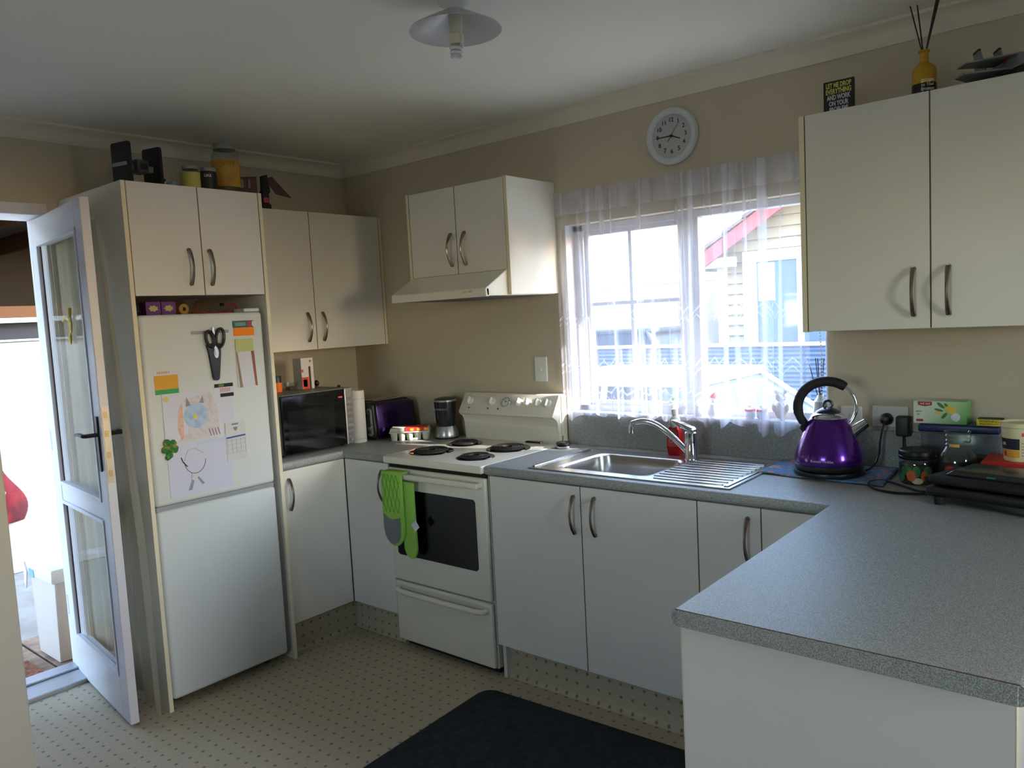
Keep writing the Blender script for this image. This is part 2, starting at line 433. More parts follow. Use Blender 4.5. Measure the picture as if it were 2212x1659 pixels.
# ---- kitchen window (structure): frame, sash, muntins, panes, sill
b = MB()
b.box(WX0, WX0+.055, W0, W1, WZ0, WZ1, bev=.003); b.box(WX1-.03, WX1, W0, W1, WZ0, WZ1, bev=.003)
b.box(WX0, WX1, W0, W1, WZ1-.03, WZ1, bev=.003); b.box(WX0, WX1, W0, W1, WZ0, WZ0+.03, bev=.003)
win = struct(b.build('window_1', M_UPVC, local=True))
MB().box(2.07, 2.15, W0, W1, WZ0+.03, WZ1-.03, bev=.004).build('mullion', M_UPVC, win, local=True)
MB().box(WX0+.055, WX0+.075, W0+.012, W1-.012, WZ0+.03, WZ1-.03, bev=.002).box(2.05, 2.07, W0+.012, W1-.012, WZ0+.03, WZ1-.03, bev=.002).box(WX0+.075, 2.05, W0+.012, W1-.012, WZ0+.03, WZ0+.05).box(WX0+.075, 2.05, W0+.012, W1-.012, WZ1-.05, WZ1-.03).build('sash', M_UPVC, win, local=True)
MB().box(1.809, 1.825, .080, .098, WZ0+.05, WZ1-.05).build('muntin', M_UPVC, win, local=True)
MB().box(WX0+.075, 2.05, 0.081, .097, 1.524, 1.540).build('muntin', M_UPVC, win, local=True)
MB().box(WX0+.06, 2.06, .088, .091, WZ0+.03, WZ1-.03).build('pane', M_GLASS, win, local=True)
MB().box(2.15, WX1-.03, .092, .095, WZ0+.03, WZ1-.03).build('pane', M_GLASS, win, local=True)
MB().box(WX0, WX1, -.012, .066, WZ0-.012, WZ0+.004, bev=.003).build('sill', M_UPVC, win, local=True)
MB().box(WX0, WX0+.004, 0, .062, WZ0, WZ1).box(WX1-.004, WX1, 0, .062, WZ0, WZ1).build('reveal', M_UPVC, win, local=True)

# ---- outside door opening: frame (structure) and threshold
b = MB()
b.box(-.2, -.02, DY1-.035+.035, DY1+.0, 0, DZ) if False else None
b.box(-.20, .004, DY0, DY0+.045, 0, DZ, bev=.003); b.box(-.20, .004, DY0+.045, DY1, DZ-.05, DZ, bev=.003); b.box(-.2, -.01, DY1-.012, DY1, 0, DZ-.05)
df = struct(b.build('door_1', M_UPVC, local=True))
MB().box(-.21, .01, DY0+.045, DY1-.012, -.01, .022, bev=.006).box(-.20, -.12, DY0+.045, DY1-.012, .022, .034, bev=.004).build('threshold', mat('aluminium_sill', (176, 178, 184), .4, metal=.6), df, local=True)

# ================================================================== joinery helpers
def bow(parent, p, zc, face, L=.138):
    """arched nickel handle; face 'y' -> on a door facing -y at x=p[0], 'x' -> on a door facing +x at y=p[1]"""
    pts, rs = [], []
    for k in range(13):
        t = k/12; z = zc + (t-.5)*L; d = .006 + .026*math.sin(PI*t)**.8
        pts.append((p[0], p[1]-d, z) if face == 'y' else (p[0]+d, p[1], z))
        rs.append(.0075 - .003*math.sin(PI*t))
    b = MB().tube(pts, rs, 8)
    for z in (zc-L/2, zc+L/2):
        if face == 'y': b.cyl((p[0], p[1], z), (p[0], p[1]-.010, z), .0075, .006, 10)
        else: b.cyl((p[0], p[1], z), (p[0]+.010, p[1], z), .0075, .006, 10)
    return b.build('handle', M_NICK, parent, smooth=True)
def door_y(parent, x0, x1, z0, z1, yf, hx=None, hz=None, m=M_MEL):
    d = MB().box(x0+.0015, x1-.0015, yf, yf+.018, z0, z1, bev=.0015, seg=1).build('door', m, parent)
    if hx is not None: bow(d, (hx, yf), hz, 'y')
    return d
def door_x(parent, y0, y1, z0, z1, xf, hy=None, hz=None, m=M_MEL):
    d = MB().box(xf-.018, xf, y0+.0015, y1-.0015, z0, z1, bev=.0015, seg=1).build('door', m, parent)
    if hy is not None: bow(d, (xf, hy), hz, 'x')
    return d
def panel(parent, name, *a, m=M_MEL): return MB().box(*a, bev=.001, seg=1).build(name, m, parent)

def gap_y(parent, x, z0, z1, yf): MB().box(x-.0016, x+.0016, yf+.0008, yf+.016, z0, z1).build('door_gap', M_GAP, parent)
def gap_x(parent, y, z0, z1, xf): MB().box(xf-.016, xf-.0008, y-.0016, y+.0016, z0, z1).build('door_gap', M_GAP, parent)
# ---- fridge surround (tall unit)
t = thing('fridge_cabinet', 'tall white fridge surround with a two-door cupboard above the fridge', 'cabinet', (.3, -1.2335, 0))
Y1, Y2, FH = -1.5321, -.9351, 2.084
for y in (Y1, Y2-.016):
    sp = panel(t, 'side_panel', .004, .598, y, y+.016, 0, FH)
    MB().box(.598, .600, y, y+.016, 0, FH).build('edge_strip', M_EDGE, sp)
panel(t, 'top_panel', .004, .58, Y1+.016, Y2-.016, FH-.018, FH-.002)
panel(t, 'shelf', .004, .58, Y1+.016, Y2-.016, 1.653, 1.669)
MB().box(.004, .012, Y1+.016, Y2-.016, 1.45, FH-.02).build('back_panel', mat('hardboard', (120, 98, 74), .8), t)
door_x(t, Y1+.0175, -1.2295, 1.650, FH, .600, -1.287, 1.763)
door_x(t, -1.2295, Y2-.0175, 1.650, FH, .600, -1.198, 1.762)
for y in (Y1+.0170, -1.2295, Y2-.0170): gap_x(t, y, 1.652, FH-.001, .600)

# ---- wall cabinet on the left wall
t = thing('wall_cabinet', 'white two-door wall cupboard above the microwave in the corner', 'cabinet', (.147, -.47, 1.381))
panel(t, 'carcass', .004, .274, Y2+.002, -.004, 1.383, 2.074)
door_x(t, Y2+.004, -.474, 1.383, 2.075, .293, -.524, 1.497)
door_x(t, -.474, -.020, 1.383, 2.075, .293, -.432, 1.497)
for y in (-.474, -.0197): gap_x(t, y, 1.385, 2.074, .293)
sp = panel(t, 'side_panel', .276, .291, -.019, -.003, 1.381, 2.076)
MB().box(.291, .2935, -.019, -.003, 1.381, 2.076).build('edge_strip', M_EDGE, sp)

# ---- cupboard over the stove
t = thing('hood_cabinet', 'white two-door cupboard above the rangehood with a glossy side', 'cabinet', (1.178, -.17, 1.591))
H1, H2, HD = .869, 1.4856, .3406
for x, mm in ((H1, M_MEL), (H2-.016, M_MELG)):
    sp = panel(t, 'side_panel', x, x+.016, -HD+.002, -.003, 1.591, 2.0865, m=mm)
    MB().box(x, x+.016, -HD, -HD+.002, 1.591, 2.0865).build('edge_strip', M_EDGE, sp)
panel(t, 'carcass', H1+.017, H2-.017, -HD+.02, -.004, 1.70, 2.084)
door_y(t, H1+.017, 1.1815, 1.698, 2.0845, -HD, 1.150, 1.808)
door_y(t, 1.1815, H2-.017, 1.698, 2.0845, -HD, 1.234, 1.808)
for x in (H1+.0166, 1.1815, H2-.0166): gap_y(t, x, 1.70, 2.083, -HD)

# ---- rangehood
t = thing('rangehood', 'white slide-under rangehood with a sloped front below the cupboard', 'rangehood', (1.178, -.25, 1.586))
hx0, hx1 = H1+.018, H2-.018
MB().prism([(-.004, 1.588), (-.478, 1.588), (-.482, 1.621), (-.345, 1.697), (-.004, 1.697)], 'x', hx0, hx1, bev=.003).build('canopy', M_ENAM, t)
MB().box(hx0, hx1, -.485, -.462, 1.585, 1.621, bev=.004).build('front_rail', M_ENAM, t)
MB().box(hx0+.02, hx1-.02, -.455, -.03, 1.5855, 1.5876).build('filter', mat('grey_filter', (92, 92, 90), .6, metal=.3), t)
for x in (1.338, 1.372): MB().box(x, x+.022, -.489, -.485, 1.606, 1.614, bev=.001).build('switch', mat('ivory_switch', (206, 196, 150), .4), t)

# ---- right-hand wall cabinet
t = thing('wall_cabinet', 'large white two-door wall cupboard right of the window above the kettle', 'cabinet', (3.08, -.16, 1.395))
R1, R2, R3 = 2.6993, 3.0768, 3.456
panel(t, 'carcass', R1+.017, R3-.017, -.30, -.004, 1.397, 2.082)
for x in (R1, R3-.016):
    sp = panel(t, 'side_panel', x, x+.016, -.318, -.003, 1.395, 2.084)
    MB().box(x, x+.016, -.320, -.318, 1.395, 2.084).build('edge_strip', M_EDGE, sp)
door_y(t, R1+.017, R2, 1.397, 2.084, -.320, 3.031, 1.507)
door_y(t, R2, R3-.017, 1.397, 2.084, -.320, 3.124, 1.507)
for x in (R1+.0166, R2, R3-.0166): gap_y(t, x, 1.399, 2.083, -.320)

# ---- base units
def kick_y(parent, x0, x1, y):
    pr = [(y+.016, 0), (y-.014, 0), (y-.010, .003), (y-.005, .008), (y-.001, .016), (y, .024), (y, .148), (y+.016, .148)]
    return MB().prism(pr, 'x', x0, x1).build('kickboard', M_VKY, parent, smooth=True)
def kick_x(parent, y0, y1, x):
    pr = [(x-.016, 0), (x+.014, 0), (x+.010, .003), (x+.005, .008), (x+.001, .016), (x, .024), (x, .148), (x-.016, .148)]
    return MB().prism(pr, 'y', y0, y1).build('kickboard', M_VKX, parent, smooth=True)
BF, KZ, DT = -.578, .150, .858
t = thing('base_cabinet', 'white corner base cupboard under the microwave and toaster', 'cabinet', (.45, -.45, 0))
panel(t, 'carcass', .004, .559, Y2+.002, -.004, .152, .862); panel(t, 'carcass', .561, .888, -.559, -.004, .152, .862)
door_x(t, Y2+.003, -.5795, KZ, DT, .578, -.896, .747)
door_y(t, .5795, .896, KZ, DT, BF, .851, .751)
gap_y(t, .5795, KZ+.001, DT-.001, BF)
kick_x(t, Y2+.002, -.514, .53); kick_y(t, .53, .893, -.53)
t = thing('base_cabinet', 'white two-door base cupboard under the sink, right of the stove', 'cabinet', (1.97, -.3, 0))
panel(t, 'carcass', 1.514, 2.428, -.559, -.004, .152, .70); panel(t, 'side_panel', 1.512, 1.513, -.559, -.004, .152, .86)
door_y(t, 1.512, 1.9596, KZ, DT, BF, 1.930, .749)
door_y(t, 1.9596, 2.4299, KZ, DT, BF, 2.022, .752)
for x in (1.9596, 2.4296): gap_y(t, x, KZ+.001, DT-.001, BF)
kick_y(t, 1.530, 2.429, -.53)
MB().box(1.514, 1.530, -.552, -.514, 0, .148).build('end_block', M_MEL, t)
t = thing('base_cabinet', 'narrow white base cupboard with one handle beside the peninsula', 'cabinet', (2.64, -.3, 0))
panel(t, 'carcass', 2.432, 2.858, -.559, -.004, .152, .862)
door_y(t, 2.4299, 2.6480, KZ, DT, BF, 2.605, .752)
door_y(t, 2.6480, 2.868, KZ, DT, BF)
gap_y(t, 2.648, KZ+.001, DT-.001, BF)
kick_y(t, 2.431, 2.93, -.53)
t = thing('peninsula_cabinet', 'white peninsula base unit with a plain end panel facing the room', 'cabinet', (3.15, -1.05, 0))
panel(t, 'carcass', 2.885, 3.424, -1.50, -.56, .152, .862)
ep = panel(t, 'end_panel', 2.866, 3.4405, -1.520, -1.502, 0, .862)
MB().box(2.8645, 2.866, -1.520, -1.502, 0, .862).build('edge_strip', M_EDGE, ep)
bp_ = panel(t, 'back_panel', 3.426, 3.4405, -1.5015, -.004, 0, .862)
MB().box(3.4405, 3.442, -1.520, -1.502, 0, .862).build('edge_strip', M_EDGE, ep)
def pdoor(y0, y1, hy):
    d = MB().box(2.866, 2.884, y0+.0015, y1-.0015, KZ, DT, bev=.0015, seg=1).build('door', M_MEL, t)
    bow(d, (2.862, hy), .75, 'x') if False else MB().tube([(2.866-.006-.026*math.sin(PI*k/12)**.8, hy, .68+.138*k/12) for k in range(13)], .006, 8).build('handle', M_NICK, d, smooth=True)
pdoor(-1.50, -1.05, -1.09); pdoor(-1.05, -.60, -1.01)
MB().box(2.92, 2.936, -1.502, -.55, 0, .148).build('kickboard', M_VKX, t)

# ---- worktops
def top_grid(xs, ys, keep, z0, z1):
    bm = bmesh.new(); vs = {}
    def V(i, j):
        if (i, j) not in vs: vs[(i, j)] = bm.verts.new((xs[i], ys[j], z1))
        return vs[(i, j)]
    fs = []
    for i in range(len(xs)-1):
        for j in range(len(ys)-1):
            if keep(i, j): fs.append(bm.faces.new((V(i, j), V(i+1, j), V(i+1, j+1), V(i, j+1))))
    r = bmesh.ops.extrude_face_region(bm, geom=fs)
    bmesh.ops.translate(bm, verts=[g for g in r['geom'] if isinstance(g, bmesh.types.BMVert)], vec=(0, 0, z0-z1))
    bmesh.ops.recalc_face_normals(bm, faces=bm.faces)
    return bm
def round_edges(bm, test, r, seg=4):
    es = [e for e in bm.edges if test(e.verts[0].co, e.verts[1].co)]
    bmesh.ops.bevel(bm, geom=es, offset=r, segments=seg, affect='EDGES', profile=0.5)
ZB0, ZB1 = .864, .900
t = thing('worktop', 'grey speckled corner worktop holding the microwave and toaster', 'worktop', (.45, -.45, ZB0))
bm = top_grid([.003, .597, .8955], [Y2+.002, -.597, -.003], lambda i, j: i == 0 or j == 1, ZB0, ZB1)
def tst(a, c):
    return abs(a.z-c.z) < 1e-4 and ((abs(a.x-.597) < 1e-3 and abs(c.x-.597) < 1e-3 and min(a.y, c.y) < -.6) or (abs(a.y+.597) < 1e-3 and abs(c.y+.597) < 1e-3 and max(a.x, c.x) > .6))
round_edges(bm, tst, .014)
mb = MB(); mb.bm.free(); mb.bm = bm; mb.build('benchtop', M_BENCH, t, smooth=True)
t = thing('worktop', 'long grey speckled worktop with the sink that turns into the peninsula', 'worktop', (2.5, -.6, ZB0))
SX0, SX1, SY0, SY1 = 1.80, 2.20, -.50, -.185            # sink bowl
bm = top_grid([1.5045, SX0-.004, SX1+.004, 2.8594, 3.4596], [-1.5451, -.5973, SY0-.004, SY1+.004, -.003],
              lambda i, j: (i == 3 or j >= 1) and not (i == 1 and j == 2), ZB0, ZB1)
def tst(a, c):
    if abs(a.z-c.z) > 1e-4: return False
    fr = abs(a.y+.5973) < 1e-3 and abs(c.y+.5973) < 1e-3 and max(a.x, c.x) < 2.87
    lf = abs(a.x-2.8594) < 1e-3 and abs(c.x-2.8594) < 1e-3 and min(a.y, c.y) < -.6 and max(a.y, c.y) < -.59
    rg = abs(a.x-3.4596) < 1e-3 and abs(c.x-3.4596) < 1e-3
    return fr or lf or rg
round_edges(bm, tst, .014)
es = [e for e in bm.edges if False]
mb = MB(); mb.bm.free(); mb.bm = bm; wt = mb.build('benchtop', M_BENCH, t, smooth=True)
MB().box(2.872, 3.447, -1.5475, -1.5449, ZB0+.001, ZB1-.0012, bev=.001).build('end_edging', M_BENCH, t)
MB().box(2.868, 3.45, -1.5466, -1.5448, ZB1-.0012, ZB1+.0001).build('joint_line', M_GAP, t)
MB().box(1.513, 3.459, -.014, -.002, ZB1, 1.033, bev=.002).build('splashback', M_BENCH, t)

# ================================================================== fridge
t = thing('fridge', 'white upright fridge-freezer covered in magnets and drawings', 'fridge', (.32, -1.245, 0))
fy0, fy1 = -1.511, -.977
MB().box(.03, .535, fy0+.004, fy1-.004, .035, 1.572, bev=.008).build('body', M_FRIDGE, t)
MB().box(.535, .545, fy0+.012, fy1-.012, .06, 1.56).build('gasket', M_GASKET, t)
d1 = MB().box(.545, .600, fy0, fy1, .823, 1.576, bev=.016, seg=4).build('upper_door', M_FRIDGE, t, smooth=True)
d2 = MB().box(.545, .600, fy0, fy1, .040, .806, bev=.016, seg=4).build('lower_door', M_FRIDGE, t, smooth=True)
MB().box(.548, .590, fy0+.004, fy1-.004, .806, .823).build('grip_recess', M_GASKET, t)
MB().box(.50, .585, fy1-.075, fy1-.002, 1.577, 1.592, bev=.004).build('hinge_cover', M_FRIDGE, t)
for y in (fy0+.06, fy1-.06):
    for x in (.08, .50): MB().cyl((x, y, 0), (x, y, .036), .018, .015, 12).build('foot', M_BLACK, t)
XF = .6003
def card(name, label, cat, y0, y1, z0, z1, m, th=.0012, x=XF, group=None, rot=0.0):
    cy, cz = (y0+y1)/2, (z0+z1)/2
    t = thing(name, label, cat, (x, cy, cz), 0, group)
    MB().box(0, th, y0-cy, y1-cy, z0-cz, z1-cz, M=Matrix.Rotation(rot, 4, 'X')).build('sheet', m, t, local=True)
    return t
def flat(parent, name, pts, m, x, th=.0006):
    """flat printed or drawn patch on the fridge plane; pts are (y, z) in the world"""
    return MB().prism(pts, 'x', x, x+th).build(name, m, parent)
def disc(cy, cz, ry, rz, n=24, a0=0, a1=2*PI): return [(cy+ry*math.cos(a0+(a1-a0)*k/n), cz+rz*math.sin(a0+(a1-a0)*k/n)) for k in range(n)]
M_INK = mat('dark_ink', (40, 36, 44), .8); M_BLUEP = mat('blue_pencil', (182, 200, 226), .85, var=(40, (160, 186, 220), .45, .62)); M_ORP = mat('orange_pencil', (224, 190, 176), .85, var=(70, (226, 168, 142), .5, .6))
M_GRNP = mat('green_pencil', (204, 212, 208), .85); M_TANP = mat('tan_pencil', (212, 207, 214), .85, var=(60, (205, 196, 196), .45, .6)); M_YELP = mat('yellow_pencil', (214, 206, 130), .85)
M_PURP = mat('brown_pencil', (120, 92, 100), .85)
# yellow and green card
t = card('fridge_magnet', 'flat yellow magnet with a green band, upper left of the fridge door', 'magnet', -1.474, -1.379, 1.264, 1.359, M_PAPER)
flat(t, 'yellow_panel', [(-1.474, 1.284), (-1.379, 1.284), (-1.379, 1.339), (-1.474, 1.339)], mat('ochre_print', (222, 164, 20), .5), XF+.0012)
flat(t, 'green_band', [(-1.474, 1.265), (-1.379, 1.265), (-1.379, 1.2838), (-1.474, 1.2838)], mat('green_print', (52, 160, 88), .5), XF+.0012)
for k in range(6): flat(t, 'header_print', [(-1.462+.009*k, 1.346), (-1.456+.009*k, 1.346), (-1.456+.009*k, 1.355), (-1.462+.009*k, 1.355)], mat('orange_print', (224, 150, 90), .6), XF+.0012)
# green header magnet + orange note
t = card('fridge_magnet', 'dark green strip magnet with a red dot, top right of the fridge door', 'magnet', -1.122, -1.022, 1.511, 1.540, mat('deep_green', (46, 92, 88), .5), .003)
flat(t, 'red_dot', disc(-1.043, 1.5255, .011, .012), mat('dull_red_print', (190, 52, 66), .5), XF+.003)
flat(t, 'pale_text_panel', [(-1.112, 1.518), (-1.062, 1.518), (-1.062, 1.533), (-1.112, 1.533)], mat('pale_green_print', (120, 150, 140), .6), XF+.003)
flat(t, 'end_loop', disc(-1.024, 1.5255, .010, .013), mat('white_print', (220, 222, 224), .5), XF+.003)
t = card('paper_note', 'bright orange paper note under the green strip magnet', 'note', -1.121, -1.024, 1.476, 1.510, mat('orange_paper', (255, 138, 10), .7))
t = card('paper_note', 'pale olive-green sticky note above the shopping pad', 'note', -1.119, -1.036, 1.409, 1.463, mat('olive_paper', (196, 200, 136), .8), .002, XF+.0045)
# shopping pad
t = card('note_pad', 'narrow white notepad with a red patterned border, right side of the fridge', 'notepad', -1.118, -1.030, 1.260, 1.412, M_PAPER, .004)
flat(t, 'border', [(-1.048, 1.412), (-1.034, 1.412), (-1.028, 1.260), (-1.038, 1.260)], mat('red_floral_print', (178, 96, 76), .7, var=(120, (120, 92, 60), .4, .6)), XF+.0042)
flat(t, 'curled_edge', [(-1.118, 1.408), (-1.112, 1.408), (-1.098, 1.258), (-1.112, 1.258)], mat('tan_print', (150, 132, 104), .7), XF+.0042)
# kitchen scissors in magnetic sheath
t = thing('kitchen_scissors', 'black-handled kitchen scissors in a dark sheath stuck to the fridge', 'scissors', (XF, -1.215, 1.41))
MB().prism([(-1.252, 1.44), (-1.238, 1.405), (-1.234, 1.31), (-1.228, 1.300), (-1.212, 1.298), (-1.204, 1.306), (-1.196, 1.405), (-1.186, 1.44), (-1.19, 1.452), (-1.245, 1.452)], 'x', XF, XF+.014, bev=.004).build('sheath', mat('slate_plastic', (54, 58, 72), .5), t, smooth=True)
def loop(cy, cz, ry, rz, tilt):
    pts = []
    for k in range(25):
        a = 2*PI*k/24; y, z = ry*math.cos(a), rz*math.sin(a)
        pts.append((XF+.018, cy+y*math.cos(tilt)-z*math.sin(tilt), cz+y*math.sin(tilt)+z*math.cos(tilt)))
    return MB().tube(pts, .0065, 8)
loop(-1.237, 1.470, .017, .033, .18).build('handle', M_BLACK, t, smooth=True)
loop(-1.193, 1.473, .018, .038, -.16).build('handle', M_BLACK, t, smooth=True)
MB().prism([(-1.224, 1.515), (-1.216, 1.52), (-1.208, 1.43), (-1.216, 1.40), (-1.222, 1.43)], 'x', XF+.012, XF+.018).build('blade', M_STEEL, t)
MB().prism(disc(-1.213, 1.412, .010, .021), 'x', XF+.014, XF+.016).build('badge', M_SILVER, t, smooth=True)
t = thing('magnetic_strip', 'thin grey magnetic knife rail behind the scissors', 'rail', (XF, -1.225, 1.499))
MB().box(0, .004, -.082, .082, -.006, .006, bev=.0015).build('rail_bar', mat('grey_rail', (150, 150, 148), .4, metal=.4), t, local=True)
# barcode-like card
t = card('fridge_magnet', 'small black and white ticket magnet in the middle of the fridge door', 'magnet', -1.228, -1.144, 1.226, 1.284, M_PAPER, .002)
for z0 in (1.268, 1.227): flat(t, 'black_band', [(-1.228, z0), (-1.144, z0), (-1.144, z0+.015), (-1.228, z0+.015)], M_INK, XF+.002)
flat(t, 'green_patch', [(-1.210, 1.270), (-1.186, 1.270), (-1.186, 1.281), (-1.210, 1.281)], mat('leaf_green_print', (92, 130, 60), .6), XF+.0026)
for k in range(7): flat(t, 'bar', [(-1.212+.008*k, 1.247), (-1.207+.008*k, 1.247), (-1.207+.008*k, 1.265), (-1.212+.008*k, 1.265)], mat('pink_bar', (200, 150, 146), .7), XF+.002)
t = card('paper_note', 'blank white paper tucked below the ticket magnet', 'note', -1.238, -1.150, 1.110, 1.231, mat('cool_paper', (210, 212, 224), .8))
# cat drawing
t = card('drawing', 'child drawing of a blue-faced cat on white paper, upper fridge door', 'drawing', -1.452, -1.205, 1.060, 1.264, M_PAPER, .0012, XF+.0016)
xd = XF+.0029
flat(t, 'fur_scribble', [(-1.40, 1.072), (-1.355, 1.10), (-1.345, 1.19), (-1.365, 1.235), (-1.25, 1.255), (-1.225, 1.20), (-1.22, 1.08), (-1.30, 1.066)], M_TANP, xd, .0004)
flat(t, 'tail_scribble', [(-1.398, 1.12), (-1.386, 1.075), (-1.376, 1.078), (-1.372, 1.15), (-1.372, 1.225), (-1.39, 1.19)], M_ORP, xd+.0004, .0004)
flat(t, 'cat_face', disc(-1.318, 1.165, .050, .050), M_BLUEP, xd+.0008, .0004)
flat(t, 'cat_ear', [(-1.358, 1.205), (-1.353, 1.245), (-1.337, 1.210)], mat('grey_pencil', (150, 146, 156), .85), xd+.0008, .0004)
flat(t, 'cat_ear', [(-1.300, 1.215), (-1.284, 1.244), (-1.280, 1.212)], MATS['grey_pencil'], xd+.0008, .0004)
flat(t, 'nose', disc(-1.322, 1.162, .010, .013), M_YELP, xd+.0012, .0003)
flat(t, 'sun_dot', disc(-1.436, 1.245, .012, .011), M_YELP, xd, .0003)
flat(t, 'grass_strip', [(-1.42, 1.062), (-1.23, 1.062), (-1.23, 1.070), (-1.42, 1.070)], M_GRNP, xd+.0008, .0003)
for k in range(4): flat(t, 'leg_line', [(-1.262+.013*k, 1.075), (-1.259+.013*k, 1.075), (-1.266+.013*k, 1.105), (-1.269+.013*k, 1.105)], M_PURP, xd+.0012, .0003)
# figure drawing
t = card('drawing', 'child pencil drawing of a round-headed figure, lower paper on the fridge', 'drawing', -1.450, -1.178, .850, 1.068, mat('bluish_paper', (206, 208, 226), .8), .0012, XF+.0003)
xd = XF+.0016
def stroke(parent, pts, r, m): return MB().tube([(xd, y, z) for y, z in pts], r, 5).build('pencil_line', m, parent)
stroke(t, [(-1.358+.045*math.cos(PI+PI*k/14)*1.0+.02, .985+.052*math.sin(PI+PI*k/14)) for k in range(15)], .0014, M_PURP)
stroke(t, [(-1.395, 1.005), (-1.388, .985), (-1.372, .965)], .0022, M_INK)
stroke(t, [(-1.382, .99), (-1.365, 1.03), (-1.335, 1.035), (-1.30, 1.01)], .001, mat('pale_pencil', (176, 172, 186), .85))
stroke(t, [(-1.355, .935), (-1.36, .90), (-1.352, .89)], .0016, MATS['pale_pencil'])
flat(t, 'leg_shade', [(-1.376, .868), (-1.36, .868), (-1.348, .905), (-1.358, .908)], MATS['grey_pencil'], xd, .0004)
flat(t, 'leg_shade', [(-1.315, .882), (-1.305, .886), (-1.328, .918), (-1.334, .912)], MATS['grey_pencil'], xd, .0004)
flat(t, 'sky_strip', [(-1.32, 1.045), (-1.19, 1.050), (-1.19, 1.066), (-1.32, 1.060)], mat('sky_pencil', (196, 207, 228), .85), xd, .0004)
flat(t, 'body_patch', [(-1.352, .915), (-1.322, .918), (-1.328, .938), (-1.348, .938)], M_GRNP, xd, .0004)
# clover magnet
t = thing('clover_magnet', 'green and yellow leafy magnet at the left edge of the drawings', 'magnet', (XF+.004, -1.437, 1.05))
mg = mat('clover_green', (36, 112, 46), .7, var=(60, (150, 140, 50), .52, .62))
for (dy, dz, r) in ((-.012, .024, .016), (.012, .018, .015), (-.020, -.004, .015), (.018, -.006, .016), (0, 0, .016), (-.004, -.026, .014), (-.012, -.036, .010)):
    MB().ball((.002, dy, dz), r, (.35, 1, 1), 2, .12).build('leaf', mg, t, smooth=True, local=True)
# calendar card
t = card('calendar_card', 'small white calendar card with a blue heading bar, right of the drawings', 'calendar', -1.196, -1.104, .955, 1.118, mat('calendar_paper', (206, 208, 208), .8), .0014, XF+.0020)
xd = XF+.0035
flat(t, 'blue_bar', [(-1.194, 1.049), (-1.106, 1.053), (-1.106, 1.060), (-1.194, 1.056)], mat('blue_print', (60, 86, 160), .6), xd)
flat(t, 'crest', [(-1.160, 1.095), (-1.140, 1.095), (-1.142, 1.085), (-1.150, 1.078), (-1.158, 1.085)], mat('grey_blue_print', (120, 128, 150), .6), xd)
flat(t, 'heading_block', [(-1.166, 1.104), (-1.136, 1.104), (-1.136, 1.111), (-1.166, 1.111)], MATS['grey_blue_print'], xd)
mgl = mat('grid_grey', (156, 156, 160), .7)
for k in range(5): flat(t, 'grid_line', [(-1.192+.0205*k, .985), (-1.191+.0205*k, .985), (-1.191+.0205*k, 1.046), (-1.192+.0205*k, 1.046)], mgl, xd)
for k in range(4): flat(t, 'grid_line', [(-1.192, .986+.018*k), (-1.110, .986+.018*k), (-1.110, .987+.018*k), (-1.192, .987+.018*k)], mgl, xd)

# ---- things in the gap on top of the fridge (fridge top z = 1.572)
ZT = 1.577
def carton(label, x, y, w):
    t = thing('tea_carton', label, 'carton', (x, y, ZT))
    MB().box(-.10, 0, -w/2, w/2, 0, .054, bev=.001).build('box', mat('violet_card', (104, 44, 128), .5), t, local=True)
    pts = [(w*.36*math.cos(a)*(1 if k % 2 else .7), .027+.014*math.sin(a)*(1 if k % 2 else .7)) for k, a in enumerate([2*PI*i/14 for i in range(14)])]
    MB().prism(pts, 'x', .0002, .001).build('emblem', mat('pale_gold_print', (196, 186, 130), .6), t, local=True)
    return t
carton('violet carton with a pale emblem on the fridge, left one of two', .50, -1.402, .060)
carton('violet carton with a pale emblem on the fridge, next to a tan roll', .50, -1.339, .060)
t = thing('can', 'dark ribbed can on the fridge beside the violet cartons', 'can', (.46, -1.466, ZT))
MB().lathe([(.026, 0), (.028, .003), (.028, .05), (.026, .053)], n=20).build('can_body', mat('dark_tin', (46, 44, 46), .4, metal=.5), t, smooth=True, local=True)
MB().lathe([(.0285, .015), (.0292, .018), (.0285, .021)], n=20, cap=False).build('rib', mat('grey_tin', (90, 90, 92), .4, metal=.5), t, local=True)
t = thing('paper_roll', 'tan paper roll lying on the fridge beside the violet cartons', 'roll', (.45, -1.275, ZT))
MB().cyl((-.1, -.01, .022), (.05, .0, .022), .022, .022, 18).build('roll_body', mat('tan_paper', (170, 128, 62), .8), t, smooth=True, local=True)
MB().cyl((.05, .0, .022), (.0503, .0, .022), .008, .008, 12).build('core', M_DARK, t, local=True)
t = thing('plastic_funnel', 'clear plastic funnel on the fridge behind the tan roll', 'funnel', (.42, -1.215, ZT))
MB().lathe([(.007, 0), (.010, .022), (.036, .062), (.038, .064)], n=20, cap=False).build('cone', M_TUB, t, smooth=True, local=True)
t = thing('coiled_cord', 'red coiled cord looped on top of the fridge', 'cord', (.48, -1.12, ZT))
base = []
for k in range(160):
    s_ = k/159
    if s_ < .5: p = Vector((0, -.11+.19*s_/.5, .006))
    elif s_ < .78:
        a = (s_-.5)/.28*PI; p = Vector((0, .08+.018*math.sin(a), .006+.016*(1-math.cos(a))))
    else: p = Vector((0, .08-.06*(s_-.78)/.22, .038))
    a = k*1.25; base.append((p.x+.0045*math.cos(a), p.y+.001*math.sin(a), p.z+.0045*math.sin(a)))
MB().tube(base, .0016, 5).build('coil', mat('red_cord', (190, 44, 30), .5), t, smooth=True, local=True)
MB().cyl((0, .020, .038), (0, .034, .038), .007, .007, 10).build('plug', M_BLACK, t, local=True)

